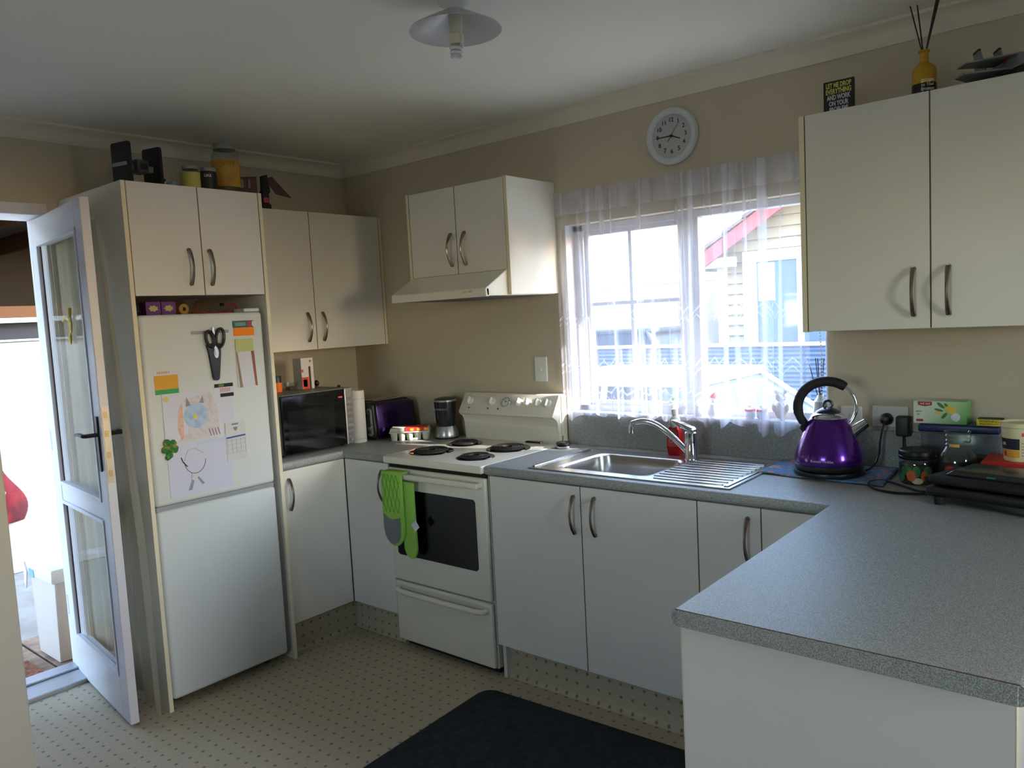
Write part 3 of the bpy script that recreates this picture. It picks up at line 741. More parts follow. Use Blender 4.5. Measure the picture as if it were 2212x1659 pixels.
# ---- on top of the tall unit (z = 2.084): toys and jars
ZT = FH+.0005
t = thing('toy_craft', 'black and grey brick-built toy with two dark side plates on the tall unit', 'toy', (.45, -1.388, ZT), .25)
def plate(y):
    MB().prism([(-.044, 0), (.044, 0), (.050, .008), (.050, .162), (.044, .170), (-.044, .170), (-.050, .162), (-.050, .008)], 'y', y-.007, y+.007, bev=.002).build('side_plate', M_BLKMAT, t, local=True)
plate(-.072); plate(.072)
MB().box(-.012, .012, -.065, .065, .070, .094, bev=.003).build('cross_beam', mat('toy_grey', (128, 132, 134), .45), t, local=True)
MB().box(-.030, .034, -.030, .030, .058, .112, bev=.012, seg=2).build('cabin', mat('toy_dark_grey', (66, 66, 70), .4), t, local=True)
MB().box(.034, .037, -.016, .016, .072, .098, bev=.001).build('cabin_window', M_BLACK, t, local=True)
for y in (-.084, .081): MB().box(-.040, .040, y, y+.003, .078, .092).build('plate_stripe', mat('toy_grey', 0), t, local=True)
t = thing('brick_toy', 'tiny grey brick toy with a blue piece beside the yellow-label jar', 'toy', (.50, -1.288, ZT))
MB().box(-.01, .01, -.026, .0, 0, .016, bev=.001).build('grey_brick', mat('toy_dark_grey', 0), t, local=True)
MB().box(-.008, .008, -.012, .008, .016, .026, bev=.001).build('grey_brick', mat('toy_grey', 0), t, local=True)
MB().box(-.008, .008, .008, .020, .010, .032, bev=.001).build('blue_brick', mat('toy_blue', (120, 160, 172), .4), t, local=True)
MB().box(-.006, .006, .022, .034, 0, .010, bev=.001).build('red_brick', M_RED, t, local=True)
t = thing('wall_hook', 'small white round hook on the wall behind the toys', 'hook', (0, -1.065, 2.215))
MB().cyl((.0005, 0, 0), (.006, 0, 0), .018, .017, 20).build('disc', M_WHITE, t, local=True)
MB().cyl((.006, 0, 0), (.022, 0, 0), .008, .007, 12).build('peg', M_BLACK, t, local=True)
def jar(label, x, y, r, h, neck_r, neck_h, lab_m, lz0, lz1, lid_m, fill=None):
    t = thing('jar', label, 'jar', (x, y, ZT))
    MB().lathe([(r*.9, 0), (r, .006), (r, h*.86), (r*.97, h*.92), (neck_r, h), (neck_r, h+neck_h)], n=28).build('glass_body', M_JAR, t, smooth=True, local=True)
    MB().lathe([(r+.0008, lz0), (r+.0008, lz1)], n=28, cap=False).build('label', lab_m, t, smooth=True, local=True)
    MB().lathe([(neck_r+.003, h+neck_h*.25), (neck_r+.003, h+neck_h), (neck_r, h+neck_h+.004), (.0, h+neck_h+.004)], n=28).build('lid', lid_m, t, smooth=True, local=True)
    if fill: MB().lathe([(r*.88, .004), (r*.94, .008), (r*.94, fill[1])], n=24).build('contents', fill[0], t, smooth=True, local=True)
    return t
m_lid = mat('dull_lid_metal', (150, 152, 146), .45, metal=.5)
jar('short jar with a pale yellow label and metal lid on the tall unit', .48, -1.184, .037, .088, .030, .016, mat('lemon_label', (192, 186, 96), .6), .002, .078, m_lid)
tj = jar('short dark jar with a black label between the two yellow-label jars', .50, -1.117, .034, .082, .028, .018, mat('black_label', (28, 28, 32), .5), .006, .080, m_lid, (mat('dark_spread', (40, 26, 20), .5), .07))
def on_jar(body, size, r, z, a, m, parent):
    text(body, size, (0, 0, 0), Matrix.Translation((r*math.cos(a), r*math.sin(a), z)) @ Matrix.Rotation(a+PI/2, 4, 'Z') @ ROT_Y, m, parent, local=True)
on_jar('LIKE', .015, .0356, .066, -.55, M_WHITE, tj)
tj = jar('tall glass jar with a big mustard-yellow label and metal lid', .45, -1.003, .058, .192, .044, .030, mat('mustard_label', (186, 142, 46), .6, var=(14, (170, 122, 34), .45, .6)), .036, .152, m_lid)
on_jar('LUM', .026, .0598, .134, -.35, mat('olive_ink', (120, 96, 40), .7), tj)
t = thing('toy_craft', 'dark red and black brick-built winged toy on the corner wall cupboard', 'toy', (.20, -.66, 2.076), -.35)
MB().box(-.05, .05, -.022, .022, 0, .028, bev=.003).build('base', M_BLKMAT, t, local=True)
MB().box(-.02, .045, -.016, .016, .028, .10, bev=.004).build('body', M_BLKMAT, t, local=True)
MB().box(.045, .052, -.014, .014, .035, .06, bev=.002).build('red_panel', mat('toy_red', (150, 22, 30), .4), t, local=True)
MB().prism([(.014, .16), (.045, .17), (.135, .068), (.06, .085)], 'x', -.006, .006, bev=.001).build('wing', mat('toy_maroon', (74, 18, 24), .45), t, local=True)
MB().prism([(-.010, .168), (.020, .175), (.03, .09), (-.012, .09)], 'x', -.012, .018, bev=.001).build('fin', M_BLKMAT, t, local=True)
MB().prism([(-.25, .065), (-.235, .155), (-.03, .165), (-.03, .08)], 'x', -.008, .008, bev=.001).build('wing', mat('toy_maroon', 0), t, local=True)
for k in range(5): MB().box(.008, .011, -.20+.032*k, -.19+.032*k, .11, .15).build('stripe', mat('toy_grey', 0), t, local=True)

# ================================================================== corner worktop: microwave and friends
ZB = ZB1+.0003
t = thing('microwave', 'black-fronted microwave with a silver control strip under the corner cupboard', 'microwave', (.32, -.665, ZB))
my0, my1, mz0, mz1 = -.868, -.462, .014, .290
MB().box(-.19, .19, -.203, .203, mz0, mz1, bev=.004).build('body', mat('grey_green_shell', (112, 116, 104), .4), t, local=True)
dd = MB().box(.19, .207, -.203, .158, mz0, mz1-.003, bev=.003).build('door', M_BLKGL, t, local=True)
MB().box(.2072, .2078, -.175, .085, .055, .215).build('window_mesh', mat('mesh_grey', (16, 16, 18), .10, var=(40, (24, 24, 26), .4, .6)), dd, local=True)
MB().box(.207, .214, .150, .158, mz0, mz1-.003, bev=.002).build('door_edge', M_SILVER, dd, local=True)
MB().box(.2072, .2082, .115, .140, .246, .254).build('red_logo', mat('red_logo_print', (200, 30, 50), .5), dd, local=True)
cp = MB().box(.19, .205, .160, .203, mz0, mz1, bev=.003).build('control_panel', mat('silver_grey_panel', (134, 134, 134), .4, metal=.4), t, local=True)
for k in range(7): MB().box(.205, .2065, .167, .196, .055+.029*k, .070+.029*k, bev=.001).build('button', mat('taupe_button', (110, 104, 104), .5), cp, local=True)
MB().cyl((.205, .1815, .034), (.212, .1815, .034), .009, .008, 14).build('open_button', M_SILVER, cp, local=True)
for x in (-.15, .15):
    for y in (-.17, .17): MB().cyl((x, y, 0), (x, y, .015), .012, .012, 10).build('foot', M_BLACK, t, local=True)
# things on the microwave (z = ZB + .29)
ZM = ZB+.2905
t = thing('match_carton', 'upright white and orange carton standing on the microwave', 'carton', (.30, -.578, ZM))
MB().box(-.035, .035, -.036, .036, 0, .155, bev=.001).build('box', mat('carton_white', (208, 206, 204), .6), t, local=True)
MB().box(.0352, .0358, -.036, .004, 0, .060).build('orange_panel', mat('orange_red_print', (214, 70, 32), .6), t, local=True)
MB().box(.0352, .0358, .006, .018, 0, .112).build('dark_strip', mat('dark_red_print', (84, 34, 28), .6), t, local=True)
MB().box(.0352, .0358, -.028, -.006, .012, .048).build('grey_panel', mat('grey_print', (170, 168, 164), .6), t, local=True)
MB().prism(disc(.018, .138, .006, .006, 12), 'x', .0352, .0358).build('orange_dot', mat('orange_red_print', 0), t, local=True)
MB().prism(disc(-.03, .092, .006, .008, 12), 'x', .0352, .0358).build('orange_dot', mat('orange_red_print', 0), t, local=True)
t = thing('spice_jar', 'small jar with an orange lid on the microwave by the tall unit', 'jar', (.30, -.735, ZM))
MB().lathe([(.022, 0), (.024, .004), (.024, .046)], n=20).build('jar_body', M_ORANGE, t, smooth=True, local=True)
MB().lathe([(.022, .046), (.022, .078), (.0, .08)], n=20).build('cap', M_BLACK, t, smooth=True, local=True)
t = thing('glass_dish', 'small clear glass dish between the orange jar and carton', 'dish', (.31, -.662, ZM))
MB().lathe([(.026, 0), (.034, .022), (.036, .040), (.033, .040), (.030, .022), (.0, .006)], n=20, cap=False).build('bowl', M_JAR, t, smooth=True, local=True)
MB().box(-.02, .02, -.02, .02, .004, .02, bev=.004).build('contents', mat('dark_sweets', (86, 76, 70), .5), t, local=True)
t = thing('bottle', 'dark brown bottle against the wall behind the white and orange carton', 'bottle', (.10, -.68, ZM))
MB().lathe([(.028, 0), (.03, .004), (.03, .10), (.016, .13), (.014, .155), (.0, .155)], n=20).build('bottle_body', mat('brown_bottle', (48, 34, 24), .3), t, smooth=True, local=True)
MB().lathe([(.016, .150), (.016, .172), (0, .172)], n=16).build('cap', M_BLACK, t, smooth=True, local=True)
t = thing('bottle_stopper', 'small black stopper lying on the microwave, right of the carton', 'stopper', (.26, -.475, ZM))
MB().ball((0, 0, .017), .014, (1, .9, 1.15), 2).build('knob', M_BLACK, t, smooth=True, local=True)
t = thing('rubber_foot', 'tiny black knob at the right edge of the microwave top', 'knob', (.44, -.474, ZM))
MB().lathe([(.008, 0), (.009, .005), (.006, .010), (0, .011)], n=12).build('knob', M_BLKMAT, t, smooth=True, local=True)
# paper towel
t = thing('paper_towel_roll', 'white paper towel roll with a faint teal print beside the microwave', 'paper towel', (.457, -.384, ZB))
MB().lathe([(.040, 0), (.041, .002), (.041, .262), (.040, .264), (.018, .264), (.018, .25), (0, .25)], n=32).build('roll_body', mat('towel_paper', (226, 222, 216), .9), t, smooth=True, local=True)
mt_ = mat('teal_print', (160, 208, 196), .9)
for z in (.222, .020):
    b = MB()
    for k in range(20):
        a = 2*PI*k/20; b.box(.0409, .0414, -.003, .003, z-.004, z+.004, M=Matrix.Rotation(a, 4, 'Z'))
    b.build('printed_border', mt_, t, local=True)
# toaster
t = thing('toaster', 'purple toaster with a black end and silver lever panel beside the egg carton', 'toaster', (.445, -.195, ZB))
MB().prism([(-.085, .014), (.085, .014), (.088, .05), (.074, .180), (.055, .194), (-.055, .194), (-.074, .180), (-.088, .05)], 'y', -.118, .135, bev=.006).build('shell', M_PURPD, t, smooth=True, local=True)
MB().prism([(-.082, .010), (.082, .010), (.084, .05), (.070, .182), (.05, .193), (-.05, .193), (-.070, .182), (-.084, .05)], 'y', -.136, -.118, bev=.006).build('end_cap', M_BLACK, t, smooth=True, local=True)
MB().prism([(-.080, .010), (.080, .010), (.082, .05), (.068, .180), (-.068, .180), (-.082, .05)], 'y', .135, .15, bev=.005).build('end_cap', M_BLACK, t, smooth=True, local=True)
MB().box(-.055, .055, -.10, .12, .192, .198, bev=.003).build('top_plate', M_BLACK, t, local=True)
for x in (-.028, .028): MB().box(x-.010, x+.010, -.09, .11, .198, .203, bev=.002).build('slot_rim', M_CHROME, t, local=True)
MB().box(.020, .064, -.1405, -.136, .030, .165, bev=.010, seg=3).build('lever_panel', M_SILVER, t, local=True) if False else MB().prism([(x_, z_) for x_, z_ in ((.022, .034), (.032, .024), (.056, .024), (.066, .034), (.060, .156), (.052, .165), (.032, .165), (.024, .156))], 'y', -.1405, -.136).build('lever_panel', M_SILVER, t, local=True)
MB().box(.036, .050, -.142, -.1405, .070, .155, bev=.003).build('lever_slot', M_BLKMAT, t, local=True)
MB().box(.034, .052, -.155, -.1405, .138, .146, bev=.002).build('lever', M_BLACK, t, local=True)
MB().cyl((.042, -.1405, .045), (.042, -.150, .045), .011, .010, 18).build('browning_dial', M_BLACK, t, local=True)
for z in (.060, .082): MB().cyl((.058, -.1405, z), (.058, -.1435, z), .003, .003, 8).build('button', M_BLACK, t, local=True)
for x in (-.06, .06):
    for y in (-.11, .12): MB().cyl((x, y, 0), (x, y, .014), .010, .010, 10).build('foot', M_BLACK, t, local=True)
t = thing('snack_packet', 'crumpled orange and white packet behind the paper towel roll', 'packet', (.30, -.40, ZB))
MB().box(-.03, .03, -.02, .02, 0, .215, bev=.006).build('packet_body', mat('orange_foil', (180, 104, 36), .35, var=(20, (206, 196, 180), .5, .58)), t, local=True)
# egg carton
t = thing('egg_carton', 'grey pulp egg carton with a red and yellow label before the blender', 'egg carton', (.66, -.215, ZB), math.radians(41))
mp = mat('grey_pulp', (186, 184, 170), .9, bump=(150, .3))
for i in range(5):
    for j in (-1, 1):
        MB().lathe([(.012, 0), (.015, .004), (.020, .040), (.020, .042)], c=(-.080+.040*i, .026*j, 0), n=10).build('egg_cup', mp, t, smooth=True, local=True)
MB().box(-.102, .102, -.050, .050, .040, .046, bev=.002).build('rim', mp, t, local=True)
MB().prism([(-.102, .046), (.102, .046), (.094, .066), (-.094, .066)], 'y', -.046, .046, bev=.004).build('lid', mp, t, smooth=True, local=True)
MB().box(-.02, .094, -.0482, -.030, .045, .0665).build('label', mat('red_egg_label', (196, 44, 40), .5), t, local=True)
for x in (.005, .04, .075): MB().box(x, x+.018, -.0488, -.0482, .049, .062).build('yellow_patch', mat('yellow_print', (226, 158, 46), .5), t, local=True)
MB().box(-.02, .093, -.030, .04, .0662, .0668).build('top_label', mat('red_egg_label', 0), t, local=True)
MB().box(.004, .040, -.056, -.052, .004, .014, bev=.001).build('latch', mp, t, local=True)
# bullet blender
t = thing('bullet_blender', 'black upright cup blender on a silver base beside the stove', 'blender', (.805, -.098, ZB))
MB().lathe([(.060, 0), (.062, .004), (.060, .022), (.054, .046), (.048, .062), (0, .062)], n=32).build('base', M_SILVER, t, smooth=True, local=True)
MB().lathe([(.0625, 0), (.0635, .003), (.0625, .006)], n=32).build('foot_ring', M_BLACK, t, local=True)
MB().lathe([(.047, .055), (.050, .07), (.057, .185), (.057, .188)], n=32).build('cup', mat('dark_cup', (34, 36, 42), .22), t, smooth=True, local=True)
MB().lathe([(.0575, .186), (.058, .188), (.058, .194), (.055, .197)], n=32).build('ring', M_SILVER, t, smooth=True, local=True)
MB().lathe([(.052, .195), (.054, .200), (.03, .207), (0, .208)], n=32).build('cap', M_BLACK, t, smooth=True, local=True)
rv = math.radians(-72)
Rm = Matrix.Translation((.0585*math.cos(rv), .0585*math.sin(rv), .150)) @ Matrix.Rotation(rv+PI/2, 4, 'Z') @ ROT_Y
text('NUTRIBULLET', .013, (0, 0, 0), Rm, mat('pale_grey_ink', (150, 152, 158), .6), t, local=True)

# ================================================================== stove
t = thing('stove', 'white freestanding electric stove with four coil rings and a storage drawer', 'stove', (1.2, -.3, 0))
s0, s1 = .8992, 1.5008
MB().box(s0+.003, s1-.003, -.565, -.01, .033, .875, bev=.004).build('body', M_ENAM, t)
MB().box(s0, s1, -.612, -.008, .868, .901, bev=.007, seg=3).build('hob_top', M_ENAM, t, smooth=True)
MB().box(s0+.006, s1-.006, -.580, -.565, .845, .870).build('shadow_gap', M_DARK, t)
od = MB().box(s0+.005, s1-.005, -.590, -.566, .326, .846, bev=.008, seg=3).build('oven_door', M_ENAM, t, smooth=True)
MB().prism([(.945, .459), (.955, .449), (1.428, .449), (1.438, .459), (1.438, .742), (1.428, .752), (.955, .752), (.945, .742)], 'y', -.5935, -.590).build('oven_glass', M_BLKGL, od)
hb = MB().box(.93, 1.487, -.632, -.612, .806, .832, bev=.008, seg=3).build('handle', M_ENAM, od, smooth=True)
for x in (.935, 1.462): MB().box(x, x+.020, -.615, -.589, .809, .829, bev=.003).build('handle_post', M_ENAM, od)
dr = MB().box(s0+.005, s1-.005, -.588, -.566, .040, .318, bev=.008, seg=3).build('drawer', M_ENAM, t, smooth=True)
MB().box(s0+.045, s1-.045, -.589, -.587, .286, .304, bev=.0008).build('grip_recess', mat('enamel_shade', (204, 203, 192), .4), dr)
pts = [(s0+.03, -.589, .288), (s0+.036, -.606, .284), (s0+.07, -.612, .281)] + [(s0+.07+(.46)*k/6, -.613, .280) for k in range(1, 6)] + [(s1-.07, -.612, .281), (s1-.036, -.606, .284), (s1-.03, -.589, .288)]
MB().tube(pts, .0125, 10).build('drawer_handle', M_ENAM, dr, smooth=True)
for x in (s0+.05, s1-.05):
    for y in (-.52, -.06): MB().cyl((x, y, 0), (x, y, .034), .016, .014, 12).build('foot', M_BLACK, t)
MB().box(s0+.02, s1-.02, -.54, -.525, .004, .033).build('dark_gap_strip', M_DARK, t)  # dark strip, shade of the gap under the stove put into its colour
# backguard
pr = [(-.008, .900), (-.062, .900), (-.062, .985), (-.066, 1.002), (-.076, 1.018), (-.092, 1.027), (-.104, 1.030), (-.106, 1.036), (-.050, 1.126), (-.044, 1.130), (-.008, 1.130)]
bgd = MB().prism(pr, 'x', s0+.004, s1-.010, bev=.003).build('backguard', M_ENAM, t, smooth=True)
MB().box(s1-.010, s1-.001, -.040, -.006, .900, 1.124, bev=.002).build('end_trim', M_ENAM, t)
nrm = Vector((0, -.094, .056)).normalized()   # outward normal of the sloped control face
nrm = Vector((0, -.090, .056)).normalized()
def on_face(x, s_): return Vector((x, -.106+.056*s_, 1.036+.090*s_))
for x in (.959, 1.104, 1.275, 1.327, 1.386, 1.443):
    p = on_face(x, .60)
    kb = MB().cyl(p, p+nrm*.008, .019, .018, 20).build('knob', M_WHITE, bgd, smooth=True)
    MB().box(-.0035, .0035, -.017, .017, 0, .022, bev=.002, M=Matrix.Translation(p) @ nrm.to_track_quat('Z', 'Y').to_matrix().to_4x4()).build('knob_grip', M_WHITE, kb)
p = on_face(1.192, .58)
ck = MB().cyl(p, p+nrm*.004, .026, .025, 28).build('timer_clock', M_WHITE, bgd, smooth=True)
Mc = Matrix.Translation(p+nrm*.0042) @ nrm.to_track_quat('Z', 'Y').to_matrix().to_4x4()
MB().torus((0, 0, 0), .024, .002, M=Mc).build('clock_rim', M_CHROME, ck, smooth=True)
b = MB()
for k in range(12):
    a = PI*k/6; b.box(-.0008, .0008, .017, .021, 0, .0006, M=Mc @ Matrix.Rotation(a, 4, 'Z'))
b.box(-.001, .001, 0, .015, .0004, .0010, M=Mc @ Matrix.Rotation(.5, 4, 'Z')); b.box(-.001, .001, 0, .011, .0004, .0010, M=Mc @ Matrix.Rotation(-1.2, 4, 'Z'))
b.build('clock_marks', M_INK, ck)
for x in (.965, 1.09, 1.155): 
    q = on_face(x, .25); MB().cyl(q, q+nrm*.002, .004, .004, 10).build('indicator', M_INK, bgd)
# coil rings
def coil(cx, cy, R):
    dp = MB().lathe([(R+.014, 0), (R+.012, .0035), (R+.002, .002), (R*.5, -.004+.005), (0, .001)], c=(cx, cy, .9008), n=36).build('drip_bowl', M_BLKGL, t, smooth=True)
    turns = 5; pts = []
    N = turns*28
    for k in range(N+1):
        a = 2*PI*k/28; r = .022+(R-.026)*k/N
        pts.append((cx+r*math.cos(a), cy+r*math.sin(a), .909))
    MB().tube(pts, .0052, 6).build('coil_element', mat('burnt_iron', (44, 40, 38), .55), dp, smooth=True)
coil(1.044, -.440, .088); coil(1.040, -.212, .070); coil(1.330, -.235, .088); coil(1.336, -.462, .070)
t = thing('stove_lifter', 'flat black lifter lying behind the rear right ring', 'tool', (1.40, -.135, .9145))
MB().box(-.045, .045, -.008, .008, 0, .008, bev=.002).build('blade', M_BLKMAT, t, local=True)
# oven mitt hung over the handle
mgn = mat('green_quilt', (146, 196, 82), .85, bump=(90, .4)); mgy = mat('grey_quilt', (118, 122, 124), .85, bump=(90, .4))
t = thing('oven_mitt', 'lime green and grey double oven mitt hung over the oven handle', 'oven mitt', (1.0, -.63, .64))
def mittpoly(x0, x1, zt, zb, flare=.0):
    w = x1-x0; c = (x0+x1)/2; pts = [(x0, zt), (x1, zt)]
    for k in range(9):
        a = -PI*k/8; pts.append((c+(w/2+flare)*math.cos(a), zb+w*.62+w*.62*math.sin(a)))
    return pts
fl = MB().prism(mittpoly(.925, 1.056, .834, .505), 'y', -.652, -.637, bev=.005, seg=3).build('front_mitt', mgn, t, smooth=True)
MB().prism([(.927, .655), (.96, .632), (1.00, .622), (1.042, .640), (1.042, .60)]+[(.990+.052*math.cos(-PI*k/8), .590+.075*math.sin(-PI*k/8)) for k in range(9)][0:] , 'y', -.6545, -.650, bev=.001).build('grey_patch', mgy, fl) if False else MB().prism([(.931, .650), (.955, .634), (.990, .626), (1.040, .640)]+[(.9855+.0545*math.cos(-PI*k/8), .580+.066*math.sin(-PI*k/8)) for k in range(9)], 'y', -.6545, -.651, bev=.001).build('grey_patch', mgy, fl)
bk = MB().prism(mittpoly(1.035, 1.112, .800, .455), 'y', -.634, -.6335+.012, bev=.004, seg=3).build('back_mitt', mat('green_quilt', 0), t, smooth=True)
MB().box(.925, 1.056, -.650, -.600, .830, .842, bev=.005, seg=3).build('fold', mat('green_quilt', 0), t, smooth=True)
b = MB()
for k in range(-2, 7):
    for sgn in (1, -1):
        x0 = .925+.026*k
        pts = [(x0+sgn*.05*j/6*1.0+(0 if sgn > 0 else .05), .66+.17*j/6) for j in range(7)]
        pts = [q for q in pts if .930 < q[0] < 1.050]
        if len(pts) > 2: b.tube([(q[0], -.6523, q[1]) for q in pts], .0012, 4)
b.build('quilt_stitching', mat('dark_green_thread', (84, 150, 40), .9), fl)
MB().box(-.018, .018, -.001, .001, -.018, .018, M=Matrix.Translation((1.121, -.640, .612)) @ Matrix.Rotation(PI/4+.1, 4, 'Y')).build('care_tag', M_PAPER, t)

# ================================================================== sink and tap
t = thing('sink', 'stainless steel inset sink with a ribbed draining board on the right', 'sink', (2.12, -.32, ZB1))
sx0, sx1, sy0, sy1 = 1.70, 2.535, -.553, -.098
bm = top_grid([sx0, SX0, SX1, sx1], [sy0, SY0, SY1, sy1], lambda i, j: not (i == 1 and j == 1), ZB1+.0004, ZB1+.005)
round_edges(bm, lambda a, c: abs(a.z-c.z) < 1e-4 and a.z > ZB1+.004 and ((abs(a.x-c.x) < 1e-4 and a.x in (sx0, sx1)) or False), .002, 2)
mb = MB(); mb.bm.free(); mb.bm = bm; mb.build('rim', M_STEEL, t)
# raised bead round the left and front
MB().box(sx0+.004, sx0+.016, sy0+.02, sy1-.02, ZB1+.004, ZB1+.010, bev=.003).build('edge_bead', M_STEEL, t, smooth=True)
MB().box(sx1-.030, sx1-.014, sy0+.02, sy1-.02, ZB1+.004, ZB1+.009, bev=.003).build('edge_bead', M_STEEL, t, smooth=True)
def bowlring(x0, x1, y0, y1, z, r, n=6):
    pts = []
    for (cx, cy, a0) in ((x1-r, y1-r, 0), (x0+r, y1-r, PI/2), (x0+r, y0+r, PI), (x1-r, y0+r, 1.5*PI)):
        for k in range(n+1): a = a0+PI/2*k/n; pts.append(Vector((cx+r*math.cos(a), cy+r*math.sin(a), z)))
    return pts
mb = MB(); rings = []
for (ins, z, r) in ((-.004, .9055, .02), (0, .9050, .04), (.006, .898, .05), (.010, .86, .055), (.016, .775, .06), (.035, .757, .06), (.07, .752, .05)):
    rings.append([mb.bm.verts.new(p) for p in bowlring(SX0+ins, SX1-ins, SY0+ins, SY1-ins, z, r)])
for A, B in zip(rings, rings[1:]):
    for i in range(len(A)): mb.bm.faces.new((A[i], A[(i+1) % len(A)], B[(i+1) % len(A)], B[i]))
mb.bm.faces.new(rings[-1])
bw = mb.build('bowl', M_STEEL, t, smooth=True)
MB().lathe([(.036, 0), (.038, .002), (.030, .003), (.026, .0005), (0, .0005)], c=(2.0, -.34, .7525), n=24).build('drain', M_CHROME, bw, smooth=True)
for k in range(10):
    y = -.520+.0395*k
    MB().box(2.215+(.02 if k in (0, 9) else 0), 2.495, y, y+.012, ZB1+.0045, ZB1+.0085, bev=.0035, seg=2).build('drainer_rib', M_STEEL, t, smooth=True)
# corner fill so the bowl opening reads rounded
t = thing('mixer_tap', 'chrome single-lever mixer tap at the back of the sink', 'tap', (2.196, -.150, ZB1+.005))
MB().lathe([(.026, 0), (.026, .004), (.0235, .008), (.022, .09), (.0225, .104), (.016, .112), (0, .114)], n=28).build('body', M_CHROME, t, smooth=True, local=True)
sp_ = []
for k in range(15):
    s_ = k/14; x = -.018-.205*s_; z = .030+.118*math.sin(s_*PI*.62)*1.0
    sp_.append((x, -.055*s_, z))
MB().tube(sp_+[(-.230, -.057, .120), (-.231, -.057, .112)], [.0115]*15+[.0125, .0125], 12).build('spout', M_CHROME, t, smooth=True, local=True)
MB().cyl((-.231, -.057, .116), (-.231, -.057, .098), .0125, .0115, 14).build('aerator', M_CHROME, t, smooth=True, local=True)
MB().prism([(-.078, .150), (-.070, .154), (.015, .126), (.022, .116), (.018, .106), (-.022, .112), (-.040, .128)], 'y', -.016, .016, bev=.004).build('lever', M_CHROME, t, smooth=True, local=True)
t = thing('soap_bottle', 'clear bottle of red washing-up liquid standing behind the tap', 'bottle', (2.082, -.062, ZB))
MB().prism([(-.029, 0), (.029, 0), (.030, .03), (.025, .100), (.020, .12), (-.020, .12), (-.025, .100), (-.030, .03)], 'y', -.020, .020, bev=.008, seg=3).build('bottle_body', mat('red_liquid', (196, 34, 40), .2), t, smooth=True, local=True)
MB().lathe([(.021, .112), (.025, .135), (.020, .152), (.011, .160), (.011, .172)], n=20).build('shoulder', mat('clear_white', (206, 206, 206), .3), t, smooth=True, local=True)
MB().lathe([(.014, .168), (.014, .186), (.012, .188), (0, .188)], n=16).build('cap', M_WHITE, t, smooth=True, local=True)
lb = MB().box(-.024, .016, -.0212, -.0204, .035, .105).build('label', mat('pale_red_label', (214, 88, 80), .5), t, local=True)
MB().box(-.020, .012, -.0218, -.0212, .084, .098).build('label_band', mat('dark_green_band', (60, 84, 70), .5), lb, local=True)
text('C4', .026, (-.004, -.0216, .058), ROT_Y, mat('cream_ink', (226, 190, 150), .6), t, local=True)
t = thing('sink_plug', 'chrome sink strainer plug with a black rim left of the sink', 'plug', (1.553, -.118, ZB))
MB().lathe([(.024, 0), (.036, .003), (.038, .010), (.028, .016)], n=24).build('cup', M_CHROME, t, smooth=True, local=True)
MB().lathe([(.030, .016), (.032, .018), (.032, .026), (.026, .028), (0, .028)], n=24).build('rubber_rim', M_BLACK, t, smooth=True, local=True)
MB().cyl((0, 0, .028), (.002, 0, .055), .003, .0025, 8).build('stem', mat('brass_stem', (120, 84, 50), .4, metal=.6), t, local=True)

# ================================================================== window dressing and sill things
ctop, cbot = 2.032, 1.028
def cfn(u, v):
    x = 1.502+(2.622-1.502)*u
    gather = .006+.018*(1-v)
    ph = u*2*PI
    y = -.036 + gather*(math.sin(ph*9.5+1.3*math.sin(ph*2.3))+.5*math.sin(ph*21+.7))
    z = cbot+(ctop-cbot)*v
    if v < .001: z += .012*math.sin(ph*14)-.006*math.sin(ph*5)+(.018 if u > .12 and u < .62 else 0) - (.02 if .84 < u < .97 else 0)
    if v > .999: z += .0012*math.sin(ph*30)
    x += -.012*(1-v)*math.sin(ph*9.5*.5)*.6
    return Vector((x, min(y, -.017), z))
t = thing('net_curtain', 'white lace net curtain gathered across the kitchen window', 'curtain', (2.06, -.03, cbot))
mb = MB().quadgrid(cfn, 300, 30, lambda u, v: (1.85*u, v))
mb.build('net', M_NET, t, smooth=True, ang=180)
MB().tube([(1.50, -.013, 1.992), (2.66, -.013, 1.992)], .0045, 8).build('curtain_wire', M_WHITE, t)
t = thing('wall_clock', 'round white wall clock above the net curtain', 'clock', (2.087, 0, 2.181))
Mk = Matrix.Rotation(PI/2, 4, 'X')      # local z -> -y
MB().lathe([(.108, 0), (.112, .006), (.113, .018), (.108, .027), (.098, .030), (.090, .027), (.084, .020), (.084, .016)], n=56, M=Mk).build('rim', mat('clock_white', (206, 210, 214), .25), t, smooth=True, local=True)
MB().lathe([(.0, .0163), (.084, .0163)], n=48, M=Mk, cap=False).build('dial', mat('dial_grey', (186, 186, 190), .6), t, local=True)
for k in range(1, 13):
    a = PI/2-PI*k/6
    text(str(k), .0235, (.062*math.cos(a), -.0170, .062*math.sin(a)), ROT_Y, M_INK, t, name='numeral', local=True, bold=.0004)
def hand(ang, l, w, name, y, tail=.0):
    a = math.radians(ang); d = Vector((math.sin(a), 0, math.cos(a))); q = Vector((math.cos(a), 0, -math.sin(a)))
    mb = MB(); vs = [-d*tail-q*w/2, -d*tail+q*w/2, d*l+q*w*.3, d*l-q*w*.3]
    mb.prism([(v.x, v.z) for v in vs], 'y', y, y-.001); mb.build(name, M_INK, t, local=True)
hand(113, .042, .006, 'hour_hand', -.0180, .006); hand(269, .068, .0055, 'minute_hand', -.0192, .006); hand(36, .062, .0018, 'second_hand', -.0205, .026)
MB().lathe([(.006, .0165), (.005, .022), (0, .023)], n=14, M=Mk).build('hub', M_INK, t, local=True)
MB().lathe([(.085, .0235), (.0, .0245)], n=48, M=Mk, cap=False).build('cover_glass', M_GLASS, t, smooth=True, local=True)
